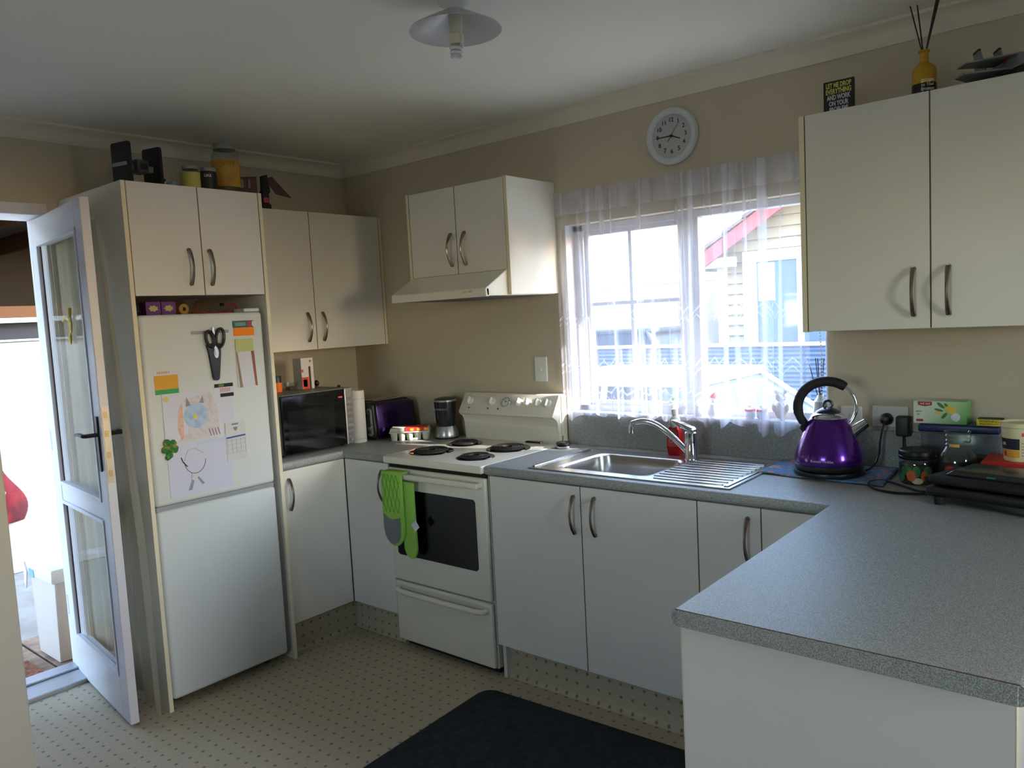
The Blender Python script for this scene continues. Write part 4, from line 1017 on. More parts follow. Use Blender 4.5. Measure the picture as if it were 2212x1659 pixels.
# light switches and sockets
t = thing('light_switch', 'white light switch plate on the wall left of the curtain', 'switch', (1.362, 0, 1.244))
MB().box(-.036, .036, -.009, -.0005, -.058, .058, bev=.003).build('plate', M_WHITE, t, local=True)
MB().box(-.006, .006, -.013, -.009, -.010, .010, bev=.002).build('rocker', M_WHITE, t, local=True)
t = thing('light_switch', 'white switch plate behind the kettle handle', 'switch', (2.755, 0, 1.080))
MB().box(-.036, .036, -.009, -.0005, -.034, .034, bev=.003).build('plate', M_WHITE, t, local=True)
MB().box(-.005, .005, -.012, -.009, -.008, .008, bev=.002).build('rocker', M_WHITE, t, local=True)
t = thing('power_socket', 'white double power socket between the kettle and the tea box', 'socket', (2.884, 0, 1.083))
MB().box(-.058, .058, -.010, -.0005, -.036, .036, bev=.003).build('plate', M_WHITE, t, local=True)
for x in (-.046, .046): MB().box(x-.006, x+.006, -.013, -.010, .018, .028, bev=.001).build('rocker', M_WHITE, t, local=True)
t = thing('power_plug', 'round black plug and cord of the kettle in the socket', 'plug', (2.874, -.010, 1.075))
MB().lathe([(.021, .0), (.021, .014), (.017, .024), (.008, .030), (0, .030)], n=20, M=Matrix.Rotation(PI/2, 4, 'X')).build('plug_body', M_BLACK, t, smooth=True, local=True)
cord = [(2.874, -.040, 1.068), (2.868, -.050, 1.04), (2.862, -.055, 1.0), (2.862, -.065, .965), (2.858, -.09, .935), (2.848, -.13, .917), (2.832, -.16, .9145)]
MB().tube(cord, .0035, 8).build('cord', M_BLACK, t, smooth=True)
t = thing('power_plug', 'dark grey adaptor block with its cord in the right socket', 'plug', (2.930, -.010, 1.06))
MB().box(-.022, .022, -.036, 0, -.040, .030, bev=.008, seg=3).build('adaptor_body', mat('charcoal_plastic', (50, 48, 46), .5), t, smooth=True, local=True)
cord = [(2.930, -.03, 1.021), (2.931, -.035, .99), (2.936, -.04, .955), (2.945, -.055, .925), (2.965, -.09, .9065), (3.0, -.10, .9055)]
MB().tube(cord, .0028, 8).build('cord', M_BLACK, t, smooth=True)
# sill ornaments (sill top z = 1.049)
ZS = WZ0+.0045
t = thing('potted_plant', 'small grey pot with a green and white leafy plant on the window sill', 'plant', (2.030, .028, ZS))
MB().lathe([(.013, 0), (.014, .002), (.021, .040), (.022, .043), (.019, .043), (.017, .036)], n=20).build('pot', mat('pale_grey_pot', (196, 192, 184), .5), t, smooth=True, local=True)
for k in range(6):
    a = k*1.05; MB().ball((.010*math.cos(a), .006*math.sin(a), .056+.006*(k % 3)), .012, (1.0, .6, .75), 1).build('leaf', mat('plant_green', (70, 150, 60), .5) if k % 2 else mat('plant_white', (220, 228, 214), .5), t, smooth=True, local=True)
t = thing('figurine', 'white figurine with a red hat on the window sill beside the plant', 'figurine', (2.216, .030, ZS))
MB().lathe([(.024, 0), (.028, .008), (.030, .03), (.022, .052), (.010, .058)], n=18).build('body', mat('white_ceramic', (222, 218, 220), .35), t, smooth=True, local=True)
MB().ball((0, 0, .070), .018, (1, .8, 1), 2).build('head', mat('white_ceramic', 0), t, smooth=True, local=True)
MB().lathe([(.020, .078), (.017, .086), (.008, .098), (0, .100)], n=14).build('hat', mat('red_cloth', (206, 44, 70), .7), t, smooth=True, local=True)
t = thing('figurine', 'small white ornament beside the red-hatted figurine, toward the plant', 'figurine', (2.137, .028, ZS))
MB().lathe([(.016, 0), (.020, .01), (.014, .03), (.016, .042), (.006, .056), (0, .058)], n=16).build('body', mat('white_ceramic', 0), t, smooth=True, local=True)
for k, (x, lab) in enumerate(((2.364, 'white pot with a red rim on the sill, nearer the figurine'), (2.412, 'white pot with a red rim on the sill, nearer the teddy bear'))):
    t = thing('candle_pot', lab, 'candle', (x, .028, ZS))
    MB().lathe([(.014, 0), (.020, .006), (.022, .028), (.019, .036), (.014, .036), (.013, .030)], n=18).build('pot', mat('white_ceramic', 0), t, smooth=True, local=True)
    MB().lathe([(.0205, .026), (.0222, .030), (.0205, .038)], n=18, cap=False).build('red_rim', mat('red_cloth', 0), t, smooth=True, local=True)
    MB().ball((0, 0, .048), .011, (1, 1, .9), 1).build('topper', mat('white_ceramic', 0), t, smooth=True, local=True)
t = thing('teddy_bear', 'small tan teddy bear figure on the sill near the reed bottle', 'ornament', (2.487, .028, ZS))
mtan = mat('tan_plush', (204, 176, 150), .9, bump=(200, .4))
MB().ball((0, 0, .035), .026, (1, .8, 1.35), 2).build('body', mtan, t, smooth=True, local=True)
MB().ball((0, 0, .088), .021, (1, .85, 1), 2).build('head', mtan, t, smooth=True, local=True)
for x in (-.017, .017): MB().ball((x, 0, .106), .008, (1, .6, 1), 1).build('ear', mtan, t, smooth=True, local=True)
for x in (-.026, .026): MB().ball((x, -.006, .045), .010, (.8, .8, 1.8), 1).build('arm', mtan, t, smooth=True, local=True)
t = thing('reed_diffuser', 'pale silver reed bottle with dark sticks on the sill behind the kettle', 'diffuser', (2.637, .028, ZS))
MB().lathe([(.024, 0), (.026, .003), (.026, .075), (.014, .088), (.012, .098), (.008, .098)], n=24).build('bottle', mat('pale_silver_glass', (206, 210, 200), .15, metal=.5), t, smooth=True, local=True)
MB().lathe([(.0265, .01), (.0265, .06)], n=24, cap=False).build('label', mat('cream_label', (222, 220, 206), .6), t, smooth=True, local=True) if False else None
for (dx, dy) in ((-.045, .0), (-.02, .01), (.006, .0), (-.006, -.008), (.012, .006)): MB().cyl((dx*.05, dy*.1, .06), (dx, dy, .235), .0018, .0018, 6).build('reed', mat('dark_reed', (44, 34, 50), .6), t, local=True)
t = thing('blind_cord', 'beaded white cord hanging at the right edge of the window', 'cord', (2.652, -.006, 1.15))
b = MB()
for k in range(60): b.ball((2.652+.003*math.sin(k*.2), -.006, 1.15+.0115*k), .0042, (1, 1, 1), 1)
b.build('beads', mat('bead_white', (226, 222, 206), .4), t)['kind'] = 'stuff'

# ================================================================== right worktop things
t = thing('tea_towel', 'blue patterned cloth mat spread under the kettle', 'cloth', (2.72, -.155, ZB))
def tw(u, v):
    a = Vector((2.512, -.275)).lerp(Vector((2.935, -.310)), u); c = Vector((2.505, -.028)).lerp(Vector((2.915, -.020)), u)
    p = a.lerp(c, v); edge = 1.0 if min(u, v, 1-u, 1-v) < .02 else 0
    return Vector((p.x+.006*math.sin(v*9)*(1-u), p.y+.004*math.sin(u*14), ZB+.0060+.0012*math.sin(u*17+v*5)-.0012*edge))
m_tt = mat('blue_print_cloth', (92, 130, 172), .9, var=(52, (206, 140, 116), .56, .62), bump=(220, .4))
MB().quadgrid(tw, 40, 24).build('cloth', m_tt, t, smooth=True, solid=.004)
# kettle
KX, KY = 2.738, -.205
t = thing('kettle', 'metallic purple pyramid kettle with a black loop handle', 'kettle', (KX, KY, ZB+.0100), math.radians(18))
MB().lathe([(.112, 0), (.114, .004), (.112, .014), (.100, .018)], n=40).build('power_base', M_BLACK, t, smooth=True, local=True)
MB().lathe([(.106, .018), (.109, .022), (.109, .036), (.104, .038)], n=40).build('foot_ring', M_BLACK, t, smooth=True, local=True)
MB().lathe([(.107, .036), (.110, .046), (.110, .060), (.106, .078), (.090, .120), (.072, .162), (.060, .186), (.056, .190)], n=48).build('body', M_PURPLE, t, smooth=True, local=True)
MB().lathe([(.057, .188), (.055, .196), (.044, .206), (.040, .207)], n=36).build('collar', M_CHROME, t, smooth=True, local=True)
ld = MB().lathe([(.041, .206), (.038, .212), (.020, .222), (0, .225)], n=32).build('lid', mat('smoky_blue_lid', (36, 42, 56), .25), t, smooth=True, local=True)
MB().torus((0, 0, 0), .013, .0045, M=Matrix.Translation((0, 0, .234)) @ Matrix.Rotation(PI/2, 4, 'X')).build('lid_knob', M_BLACK, ld, smooth=True, local=True)
hp, hr = [], []
for k in range(23):
    a = math.radians(222-(222-50)*k/22); hp.append((-.004+.092*math.cos(a), 0, .225+.088*math.sin(a)+.0)); hr.append(.0165 if 3 < k < 22 else .0145)
hp = [(-.068, 0, .135), (-.080, 0, .155)] + hp
hr = [.010, .013] + hr
MB().tube(hp, hr, 12).build('handle', M_BLKMAT, t, smooth=True, local=True)
cp_ = [(-.004+.092*math.cos(math.radians(52-110*k/14)), 0, .225+.088*math.sin(math.radians(52-110*k/14))) for k in range(15)] + [(.052, 0, .140)]
MB().tube(cp_, .0055, 10).build('chrome_bow', M_CHROME, t, smooth=True, local=True)
MB().lathe([(.026, 0), (.020, .03), (.016, .062), (.012, .062), (.014, .03)], n=20, cap=False, M=Matrix.Translation((.070, 0, .135)) @ Matrix.Rotation(math.radians(52), 4, 'Y')).build('spout', M_CHROME, t, smooth=True, local=True)
Rk = Matrix.Translation((-.022, -.1105, .058)) @ Matrix.Rotation(math.radians(-11), 4, 'Z') @ ROT_Y
text('Russell Hobbs', .0125, (0, 0, 0), Rk, mat('pale_lilac_ink', (196, 170, 214), .5), t, local=True)
Rk2 = Matrix.Translation((-.070, -.0885, .058)) @ Matrix.Rotation(math.radians(-37), 4, 'Z') @ ROT_Y
MB().lathe([(.0055, 0), (.0055, .0006)], n=16, M=Rk2).build('logo_dot', mat('pale_lilac_ink', 0), t, local=True)
MB().box(-.122, -.108, -.012, .012, .062, .14, bev=.003, M=None).build('water_gauge', mat('gauge_grey', (118, 124, 130), .3), t, local=True) if False else None
# blue-lidded tub
t = thing('food_tub', 'clear plastic tub with a navy blue lid against the wall', 'container', (3.108, -.062, ZB))
MB().prism([(-.098, 0), (.098, 0), (.110, .155), (-.110, .155)], 'y', -.046, .046, bev=.006).build('tub', M_TUB, t, smooth=True, local=True)
MB().box(-.115, .115, -.050, .050, .152, .178, bev=.006, seg=3).build('lid', mat('navy_lid', (28, 34, 92), .4), t, smooth=True, local=True)
MB().box(-.086, .090, -.036, .036, .004, .075, bev=.01).build('contents', mat('brown_biscuits', (96, 70, 52), .8, var=(40, (60, 44, 36), .4, .6)), t, local=True)
ZL = ZB+.1785
t = thing('tea_box', 'green tea-bag box with a lemon picture on the blue-lidded tub', 'box', (3.055, -.066, ZL))
def tea_mat():
    m = bpy.data.materials.new('tea_box_print'); m.use_nodes = True; MATS['tea_box_print'] = m
    n = m.node_tree.nodes; l = m.node_tree.links; p = n['Principled BSDF']; p.inputs['Roughness'].default_value = .5
    tc = n.new('ShaderNodeTexCoord'); sp = n.new('ShaderNodeSeparateXYZ'); l.new(tc.outputs['Object'], sp.inputs[0])
    a = n.new('ShaderNodeMath'); a.operation = 'MULTIPLY_ADD'; l.new(sp.outputs[0], a.inputs[0]); a.inputs[1].default_value = 5.0; a.inputs[2].default_value = .42
    c = n.new('ShaderNodeMath'); c.operation = 'MULTIPLY_ADD'; l.new(sp.outputs[2], c.inputs[0]); c.inputs[1].default_value = -3.5; l.new(a.outputs[0], c.inputs[2])
    r = n.new('ShaderNodeValToRGB'); e = r.color_ramp.elements; e[0].position = .05; e[0].color = C4((206, 216, 200)); e[1].position = .85; e[1].color = C4((52, 156, 52))
    k = e.new(.4); k.color = C4((170, 204, 150)); l.new(c.outputs[0], r.inputs[0]); l.new(r.outputs[0], p.inputs['Base Color']); return m
MB().box(-.077, .077, -.035, .035, 0, .073, bev=.0008).build('box', tea_mat(), t, local=True)
MB().prism([(-.063, .0715), (-.022, .0715), (-.022, .060), (-.042, .056), (-.063, .060)], 'y', -.0352, -.036).build('brand_patch', mat('crimson_print', (170, 26, 50), .5), t, local=True)
text('red seal', .0095, (-.0425, -.0364, .0652), ROT_Y, M_WHITE, t, local=True)
def ell(cx, cz, a, b_, rot): return [(cx+a*math.cos(q)*math.cos(rot)-b_*math.sin(q)*math.sin(rot), cz+a*math.cos(q)*math.sin(rot)+b_*math.sin(q)*math.cos(rot)) for q in [2*PI*k/18 for k in range(18)]]
ml_ = mat('leaf_print', (70, 120, 40), .5)
for (cx, cz, a, b_, r_) in ((.004, .060, .014, .005, -.7), (.020, .060, .009, .004, -.9), (-.002, .045, .013, .004, -.25), (.014, .027, .012, .005, .9)): MB().prism(ell(cx, cz, a, b_, r_), 'y', -.0352, -.0358).build('leaf_picture', ml_, t, local=True)
MB().prism(ell(.033, .046, .017, .011, -.6), 'y', -.0358, -.0362).build('lemon_picture', mat('lemon_print', (222, 190, 60), .5), t, local=True)
MB().prism(ell(-.003, .035, .009, .005, -.3), 'y', -.0358, -.0361).build('lemon_picture', mat('pale_orange_print', (226, 180, 110), .5), t, local=True)
MB().prism(ell(.046, .023, .0135, .0135, 0), 'y', -.0362, -.0366).build('round_sticker', mat('white_print', 0), t, local=True)
MB().box(-.068, -.048, -.0358, -.0352, .006, .014).build('red_block', mat('crimson_print', 0), t, local=True)
text('green', .007, (-.060, -.0356, .040), ROT_Y, mat('green_ink', (70, 110, 60), .6), t, local=True)
text('tea', .007, (-.062, -.0356, .030), ROT_Y, mat('green_ink', 0), t, local=True)
t = thing('warning_box', 'small yellow and black box marked WARNING on the blue lid', 'box', (3.193, -.078, ZL))
MB().box(-.034, .034, -.022, .030, 0, .020, bev=.0008).build('box', mat('black_card', (28, 24, 20), .6), t, local=True)
MB().box(-.034, .034, -.0228, -.0221, 0, .020).build('yellow_face', mat('yellow_card', (232, 214, 22), .5), t, local=True)
text('WARNING', .0115, (0, -.0231, .0135), ROT_Y, M_INK, t, local=True)
for z_ in (.0035, .0062): MB().box(-.026, .026, -.0232, -.0229, z_, z_+.0012).build('print_line', M_INK, t, local=True)
# empty glass jar
t = thing('glass_jar', 'open clear glass jar with a black label and red emblem', 'jar', (3.125, -.205, ZB))
MB().lathe([(.050, 0), (.054, .004), (.054, .085), (.050, .100), (.038, .122), (.034, .130), (.037, .134), (.034, .140), (.037, .146), (.034, .152), (.037, .160), (.034, .168), (.037, .174), (.034, .174)], n=36, cap=False).build('glass_body', M_JAR, t, smooth=True, local=True)
MB().lathe([(.0548, .020), (.0548, .083)], n=36, cap=False).build('label', mat('black_gloss_label', (22, 18, 18), .35), t, smooth=True, local=True)
def wrap(r, a_c, z, w, h, nm, m, par=None, n=8):
    """small curved patch on a cylinder of radius r, centred at angle a_c"""
    da = w/r
    return MB().quadgrid(lambda u, v: Vector((r*math.cos(a_c+(u-.5)*da), r*math.sin(a_c+(u-.5)*da), z+(v-.5)*h)), n, 1).build(nm, m, par or t, smooth=True, local=True)
av = math.atan2(-2.69, .48)
mb = MB().quadgrid(lambda u, v: Vector((.0555*math.cos(av-.35+(v*.34)*math.cos(2*PI*u)), .0555*math.sin(av-.35+(v*.34)*math.cos(2*PI*u)), .060+.014*v*math.sin(2*PI*u))), 20, 3)
mb.build('red_emblem', mat('emblem_red', (190, 40, 34), .4), t, smooth=True, local=True)
wrap(.0560, av-.35, .052, .034, .005, 'emblem_band', M_WHITE)
wrap(.0385, av-.25, .134, .030, .009, 'neck_label', mat('gold_label', (206, 164, 60), .4))
# fruit jar
t = thing('fruit_jar', 'short glass jar with painted fruit and a black lid beside the cloth', 'jar', (3.008, -.190, ZB))
MB().lathe([(.048, 0), (.052, .006), (.054, .06), (.052, .078), (.048, .082)], n=32, cap=False).build('glass_body', M_JAR, t, smooth=True, local=True)
MB().lathe([(.046, .003), (.050, .008), (.0515, .062)], n=28).build('contents', mat('dark_tea', (58, 44, 38), .7), t, smooth=True, local=True)
MB().lathe([(.052, .079), (.054, .082), (.054, .088), (.052, .090), (.054, .092), (.054, .104), (.050, .108), (0, .108)], n=32).build('lid', M_BLACK, t, smooth=True, local=True)
def blob(da, z, ra, rz, nm, m, r=.0547):
    mb = MB().quadgrid(lambda u, v: Vector((r*math.cos(av+da+v*ra*math.cos(2*PI*u)), r*math.sin(av+da+v*ra*math.cos(2*PI*u)), z+rz*v*math.sin(2*PI*u))), 14, 2)
    return mb.build(nm, m, t, smooth=True, local=True)
mo, mgf, mcf = mat('painted_orange', (206, 104, 36), .5), mat('painted_green', (60, 116, 66), .5), mat('painted_cream', (214, 196, 160), .5)
for k, (da, z, ra, rz, m_, r) in enumerate(((-.28, .030, .26, .018, mo, .0552), (-.55, .046, .35, .016, mgf, .0547), (.0, .044, .22, .018, mgf, .0547), (.05, .014, .3, .010, mcf, .0549), (.42, .030, .2, .016, mo, .0552), (.62, .044, .28, .016, mgf, .0547), (-.85, .024, .2, .014, mgf, .0547), (.95, .024, .2, .012, mcf, .0549))):
    blob(da, z, ra, rz, 'painted_fruit' if m_ is mo else 'painted_leaf', m_, r)
# red-lidded container with cream pot
t = thing('food_tub', 'clear flat container with a bright red lid behind the sandwich press', 'container', (3.300, -.203, ZB))
MB().box(-.098, .098, -.078, .078, 0, .078, bev=.008).build('tub', M_TUB, t, local=True)
MB().box(-.085, .085, -.065, .065, .006, .058, bev=.01).build('contents', mat('tan_crackers', (186, 142, 84), .8, var=(30, (150, 100, 56), .4, .6)), t, local=True)
MB().box(-.104, .104, -.084, .084, .076, .098, bev=.007, seg=3).build('lid', M_RED, t, smooth=True, local=True)
t = thing('tub_pot', 'cream plastic pot with a navy and gold label on the red lid', 'pot', (3.288, -.212, ZB+.0985))
MB().lathe([(.039, 0), (.041, .003), (.048, .100), (.0, .101)], n=36).build('pot_body', mat('cream_plastic', (232, 222, 178), .45), t, smooth=True, local=True)
MB().lathe([(.0485, .098), (.051, .100), (.051, .112), (.047, .114), (.042, .108), (0, .108)], n=36).build('rim_lid', mat('cream_plastic', 0), t, smooth=True, local=True)
ac = math.atan2(-2.66, .32)
def band(z0, z1, a0, a1, nm, m, off=.0006, rr=None):
    rr = rr or (lambda z: .041+.007*(z-.003)/.097+off)
    return MB().quadgrid(lambda u, v: Vector((rr(z0+(z1-z0)*v)*math.cos(a0+(a1-a0)*u), rr(z0+(z1-z0)*v)*math.sin(a0+(a1-a0)*u), z0+(z1-z0)*v)), 14, 2).build(nm, m, t, smooth=True, local=True)
band(.036, .068, ac-1.4, ac-.02, 'navy_band', mat('navy_print', (24, 30, 52), .5))
band(.012, .035, ac-1.4, ac-.02, 'gold_band', mat('gold_print', (226, 172, 62), .5))
band(.016, .030, ac-1.1, ac-.85, 'red_mark', mat('red_logo_print', 0), .001)
band(.076, .086, ac+.10, ac+.34, 'red_stamp', mat('coral_print', (226, 80, 74), .5), .001)
for k in range(5): band(.018+.009*k, .0205+.009*k, ac+.08, ac+.8, 'print_line', mat('grey_print_line', (150, 146, 130), .6), .0007)
Rp = Matrix.Translation((.0472*math.cos(ac-.95), .0472*math.sin(ac-.95), .052)) @ Matrix.Rotation(ac-.95+PI/2, 4, 'Z') @ ROT_Y
text('ER', .012, (0, 0, 0), Rp, mat('pale_gold_ink', (220, 206, 150), .5), t, local=True)
# sandwich press
t = thing('sandwich_press', 'black sandwich press lying in front of the jars', 'sandwich press', (3.268, -.410, ZB), math.radians(-14))
MB().box(-.165, .165, -.090, .100, .022, .052, bev=.010, seg=3).build('lower_half', M_BLACK, t, smooth=True, local=True)
MB().box(-.160, .160, -.086, .096, .056, .082, bev=.012, seg=3).build('upper_half', M_BLKMAT, t, smooth=True, local=True)
MB().prism([(-.13, .080), (.13, .080), (.10, .100), (-.10, .100)], 'y', -.06, .075, bev=.008, seg=3).build('top_cover', mat('smoked_grey', (44, 44, 42), .25), t, smooth=True, local=True)
MB().box(-.195, -.155, -.035, .045, .050, .066, bev=.006).build('handle', M_BLACK, t, local=True)
for x in (-.13, .13):
    for y in (-.075, .08): MB().cyl((x, y, 0), (x, y, .024), .014, .016, 12).build('foot', M_BLKMAT, t, local=True)
MB().box(-.012, .010, -.061, -.059, .088, .092).build('indicator_lamp', mat('green_lamp', (20, 130, 90), .3), t, local=True)
for z in (.034, .068): MB().cyl((.135, -.086, z), (.135, -.096, z), .006, .006, 10).build('hinge_pin', M_CHROME, t, local=True)
cord = [(3.10, -.36, .915), (3.05, -.345, .907), (2.99, -.285, .9045), (2.945, -.245, .9045), (2.915, -.235, .905), (2.895, -.252, .905), (2.889, -.285, .9075), (2.900, -.325, .9075), (2.930, -.362, .9045), (2.975, -.383, .9040), (3.03, -.378, .9040), (3.08, -.368, .907), (3.11, -.375, .915)]
def spline(P, n=6):
    P = [Vector(p) for p in P]; out = []
    for i in range(len(P)-1):
        p0, p1, p2, p3 = P[max(i-1, 0)], P[i], P[i+1], P[min(i+2, len(P)-1)]
        for k in range(n):
            q = k/n; out.append(.5*((2*p1)+(-p0+p2)*q+(2*p0-5*p1+4*p2-p3)*q*q+(-p0+3*p1-3*p2+p3)*q**3))
    return out+[P[-1]]
cdo = MB().tube(spline([(x, y, z+.0008) for x, y, z in cord]), .0038, 8).build('cord', M_BLACK, t, smooth=True, local=True)
cdo.matrix_parent_inverse = (Matrix.Translation(t.location) @ Matrix.Rotation(t.rotation_euler.z, 4, 'Z')).inverted()

# ================================================================== on the right-hand cupboard (z = 2.084)
ZR = 2.0845
t = thing('sign_block', 'small black sign with yellow and white slogan on the right cupboard', 'sign', (2.802, -.245, ZR))
MB().box(-.047, .047, -.004, .008, 0, .106, bev=.002).build('board', mat('sign_black', (20, 16, 18), .5), t, local=True)
ys = mat('sign_yellow', (206, 200, 96), .6); ws = mat('sign_white', (196, 196, 204), .6)
for k, (s_, m_, sz) in enumerate((('LET ME DROP', ys, .0205), ('EVERYTHING', ys, .0215), ('AND WORK', ws, .0205), ('ON YOUR', ws, .0205), ('PROBLEM!', ws, .0205))):
    text(s_, sz, (0, -.0046, .091-.0188*k), ROT_Y, m_, t, local=True, bold=.0007, sx=.62)
t = thing('reed_diffuser', 'gold and black reed diffuser bottle with tall sticks on the right cupboard', 'diffuser', (3.038, -.200, ZR))
mg1 = mat('gold_glass', (196, 150, 34), .25, metal=.35)
MB().lathe([(.031, .030), (.0335, .034), (.0335, .085), (.030, .096), (.020, .106), (.0125, .112), (.0125, .140), (.016, .142), (.016, .147), (.010, .147)], n=32).build('bottle', mg1, t, smooth=True, local=True)
MB().lathe([(.032, 0), (.0345, .003), (.0345, .046)], n=32).build('black_base', mat('black_glass_base', (16, 14, 16), .25), t, smooth=True, local=True)
a_ = math.atan2(-2.70, .57)
for k, (s_, sz) in enumerate((('Road', .008), ('to Thal', .012), ('FIG AND MUSK', .0058))):
    Rr = Matrix.Translation((.0352*math.cos(a_+.25), .0352*math.sin(a_+.25), .052-.013*k)) @ Matrix.Rotation(a_+.25+PI/2, 4, 'Z') @ ROT_Y
    if k == 1: text(s_, sz, (0, 0, 0), Rr, M_WHITE, t, local=True)
    else:
        for q in (-.002, .002): MB().box(-.018, .018, q-.0008, q+.0008, -.0003, .0003, M=Rr).build('print_line', M_WHITE, t, local=True)
for (dx, dy) in ((-.037, .0), (-.019, .006), (.038, .0), (.040, .008), (.036, -.006)): MB().cyl((-dx*.12, -dy*.12, .10), (dx, dy, .287), .0020, .0020, 6).build('reed', mat('dark_brown_reed', (50, 28, 28), .6), t, local=True)
t = thing('toy_jet', 'grey brick-built toy jet with twin tail fins on the right cupboard', 'toy', (3.245, -.205, ZR), math.radians(-50))
mj = mat('toy_grey', 0)
MB().prism([(-.085, .030), (-.08, .050), (.09, .062), (.13, .045), (.12, .025), (-.03, .018)], 'y', -.018, .018, bev=.004).build('fuselage', mj, t, local=True)
MB().prism([(-.10, -.020), (-.02, -.13), (.03, -.13), (.06, -.018)], 'z', .026, .031).build('wing', mj, t, local=True)
MB().prism([(-.10, .020), (-.02, .13), (.03, .13), (.06, .018)], 'z', .026, .031).build('wing', mj, t, local=True)
MB().box(-.07, .12, -.13, -.122, .066, .071).build('upper_wing', mj, t, local=True) if False else MB().prism([(-.035, -.115), (.02, -.12), (.09, -.02), (.09, .02), (.02, .12), (-.035, .115)], 'z', .058, .062).build('upper_wing', mj, t, local=True)
for y in (-.030, .030):
    fin = MB().prism([(-.085, .045), (-.092, .114), (-.066, .120), (-.035, .052)], 'y', y-.003, y+.003).build('tail_fin', mj, t, local=True)
    MB().prism([(-.0925, .110), (-.0925, .117), (-.066, .123), (-.064, .116)], 'y', y-.0035, y+.0035).build('fin_tip', mat('toy_maroon', 0), fin, local=True)
MB().box(-.01, .11, -.03, .03, 0, .020, bev=.002).build('stand', M_BLKMAT, t, local=True)
MB().box(.028, .040, -.0192, -.0182, .048, .056).build('red_mark', M_RED, t, local=True)
MB().prism([(-.10, -.05), (-.06, -.06), (-.05, .05), (-.10, .05)], 'z', .012, .018).build('tailplane', mj, t, local=True)
MB().box(-.07, -.03, -.012, .012, .016, .034).build('tail_boom', mat('toy_dark_grey', 0), t, local=True)

# ================================================================== ceiling light
LX, LY = 2.060, -1.218
t = thing('ceiling_light', 'white coolie-shade ceiling light with a bare spiral bulb', 'ceiling light', (LX, LY, ZC))
MB().lathe([(.048, -.0005), (.048, -.012), (.030, -.022), (.022, -.032), (0, -.032)], n=32).build('rose', M_WHITE, t, smooth=True, local=True)
MB().lathe([(.020, -.030), (.020, -.070), (.017, -.095), (0, -.095)], n=24).build('lamp_holder', mat('ivory_holder', (204, 200, 178), .4), t, smooth=True, local=True)
MB().lathe([(.024, -.030), (.027, -.032), (.128, -.084), (.131, -.088), (.129, -.088), (.026, -.035), (.024, -.033)], n=56, cap=False).build('shade', mat('shade_white', (190, 190, 192), .3), t, smooth=True, local=True)
bb = MB().lathe([(.014, -.092), (.021, -.098), (.021, -.118), (.017, -.124)], n=24).build('bulb_base', mat('bulb_ivory', (214, 208, 184), .4), t, smooth=True, local=True)
pts = []
for k in range(73):
    s_ = k/72; a = s_*3*2*PI; r = .017-.003*s_; pts.append((r*math.cos(a), r*math.sin(a), -.126-.036*s_))
MB().tube(pts, .0048, 8).build('spiral_tube', mat('bulb_white', (226, 226, 226), .2), bb, smooth=True, local=True)

# ================================================================== floor mat
t = thing('floor_mat', 'dark navy rubber-backed floor mat in front of the sink cupboards', 'mat', (2.2, -.99, 0))
def rmat(ins, z0, z1, nm, m):
    a = Vector((1.522, -.672)); bdir = Vector((.9990, .0450)).normalized(); cdir = Vector((bdir.y, -bdir.x))
    Lb, Lc, r = 1.32, .74, .055; P = []
    for (u, v, a0) in ((r, r, PI), (Lb-r, r, 1.5*PI), (Lb-r, Lc-r, 0), (r, Lc-r, PI/2)):
        for k in range(7):
            q = a0+PI/2*k/6; uu, vv = u+(r-ins)*math.cos(q), v+(r-ins)*math.sin(q); P.append(tuple(a+bdir*uu+cdir*vv))
    return MB().prism(P, 'z', z0, z1, bev=.002).build(nm, m, t)
rmat(0, .0005, .006, 'rubber_border', mat('black_rubber', (22, 24, 28), .7)); rmat(.012, .006, .011, 'pile', mat('navy_pile', (34, 42, 50), .95, var=(40, (26, 30, 34), .4, .6), bump=(300, .5)))

# ================================================================== open outside door leaf
HX, HY = -.175, -1.588
ang = math.atan2(-1.680-HY, .588-HX); DL = math.hypot(.588-HX, -1.680-HY)
t = thing('glazed_door', 'white glazed outside door standing open beside the tall unit', 'door', (HX, HY, .012), ang)
TH = .033; DH = 2.002     # leaf occupies local y 0..TH
b = MB()
b.box(0, .085, 0, TH, 0, DH, bev=.003); b.box(DL-.085, DL, 0, TH, 0, DH, bev=.003)
b.box(.085, DL-.085, 0, TH, DH-.10, DH, bev=.003); b.box(.085, DL-.085, 0, TH, 0, .17, bev=.003)
b.build('leaf_frame', M_UPVC, t, local=True)
MB().box(.085, DL-.085, .002, TH-.002, .79, .86, bev=.003).build('mid_rail', M_UPVC, t, local=True)
bd = MB()
for (z0, z1) in ((.17, .79), (.86, DH-.10)):
    bd.box(.085, .100, -.004, TH+.004, z0, z1, bev=.002); bd.box(DL-.100, DL-.085, -.004, TH+.004, z0, z1, bev=.002)
    bd.box(.100, DL-.100, -.004, TH+.004, z0, z0+.015, bev=.002); bd.box(.100, DL-.100, -.004, TH+.004, z1-.015, z1, bev=.002)
bd.build('glazing_bead', M_UPVC, t, local=True)
gk = MB()
for (z0, z1) in ((.185, .775), (.875, DH-.115)):
    gk.box(.100, .106, .010, .023, z0, z1); gk.box(DL-.106, DL-.100, .010, .023, z0, z1)
    MB().box(.103, DL-.103, .0150, .0180, z0, z1).build('pane', M_DGLASS, t, local=True)
gk.build('seal', mat('maroon_seal', (70, 36, 46), .6), t, local=True)
mbk = mat('dark_bronze', (36, 30, 32), .4, metal=.4)
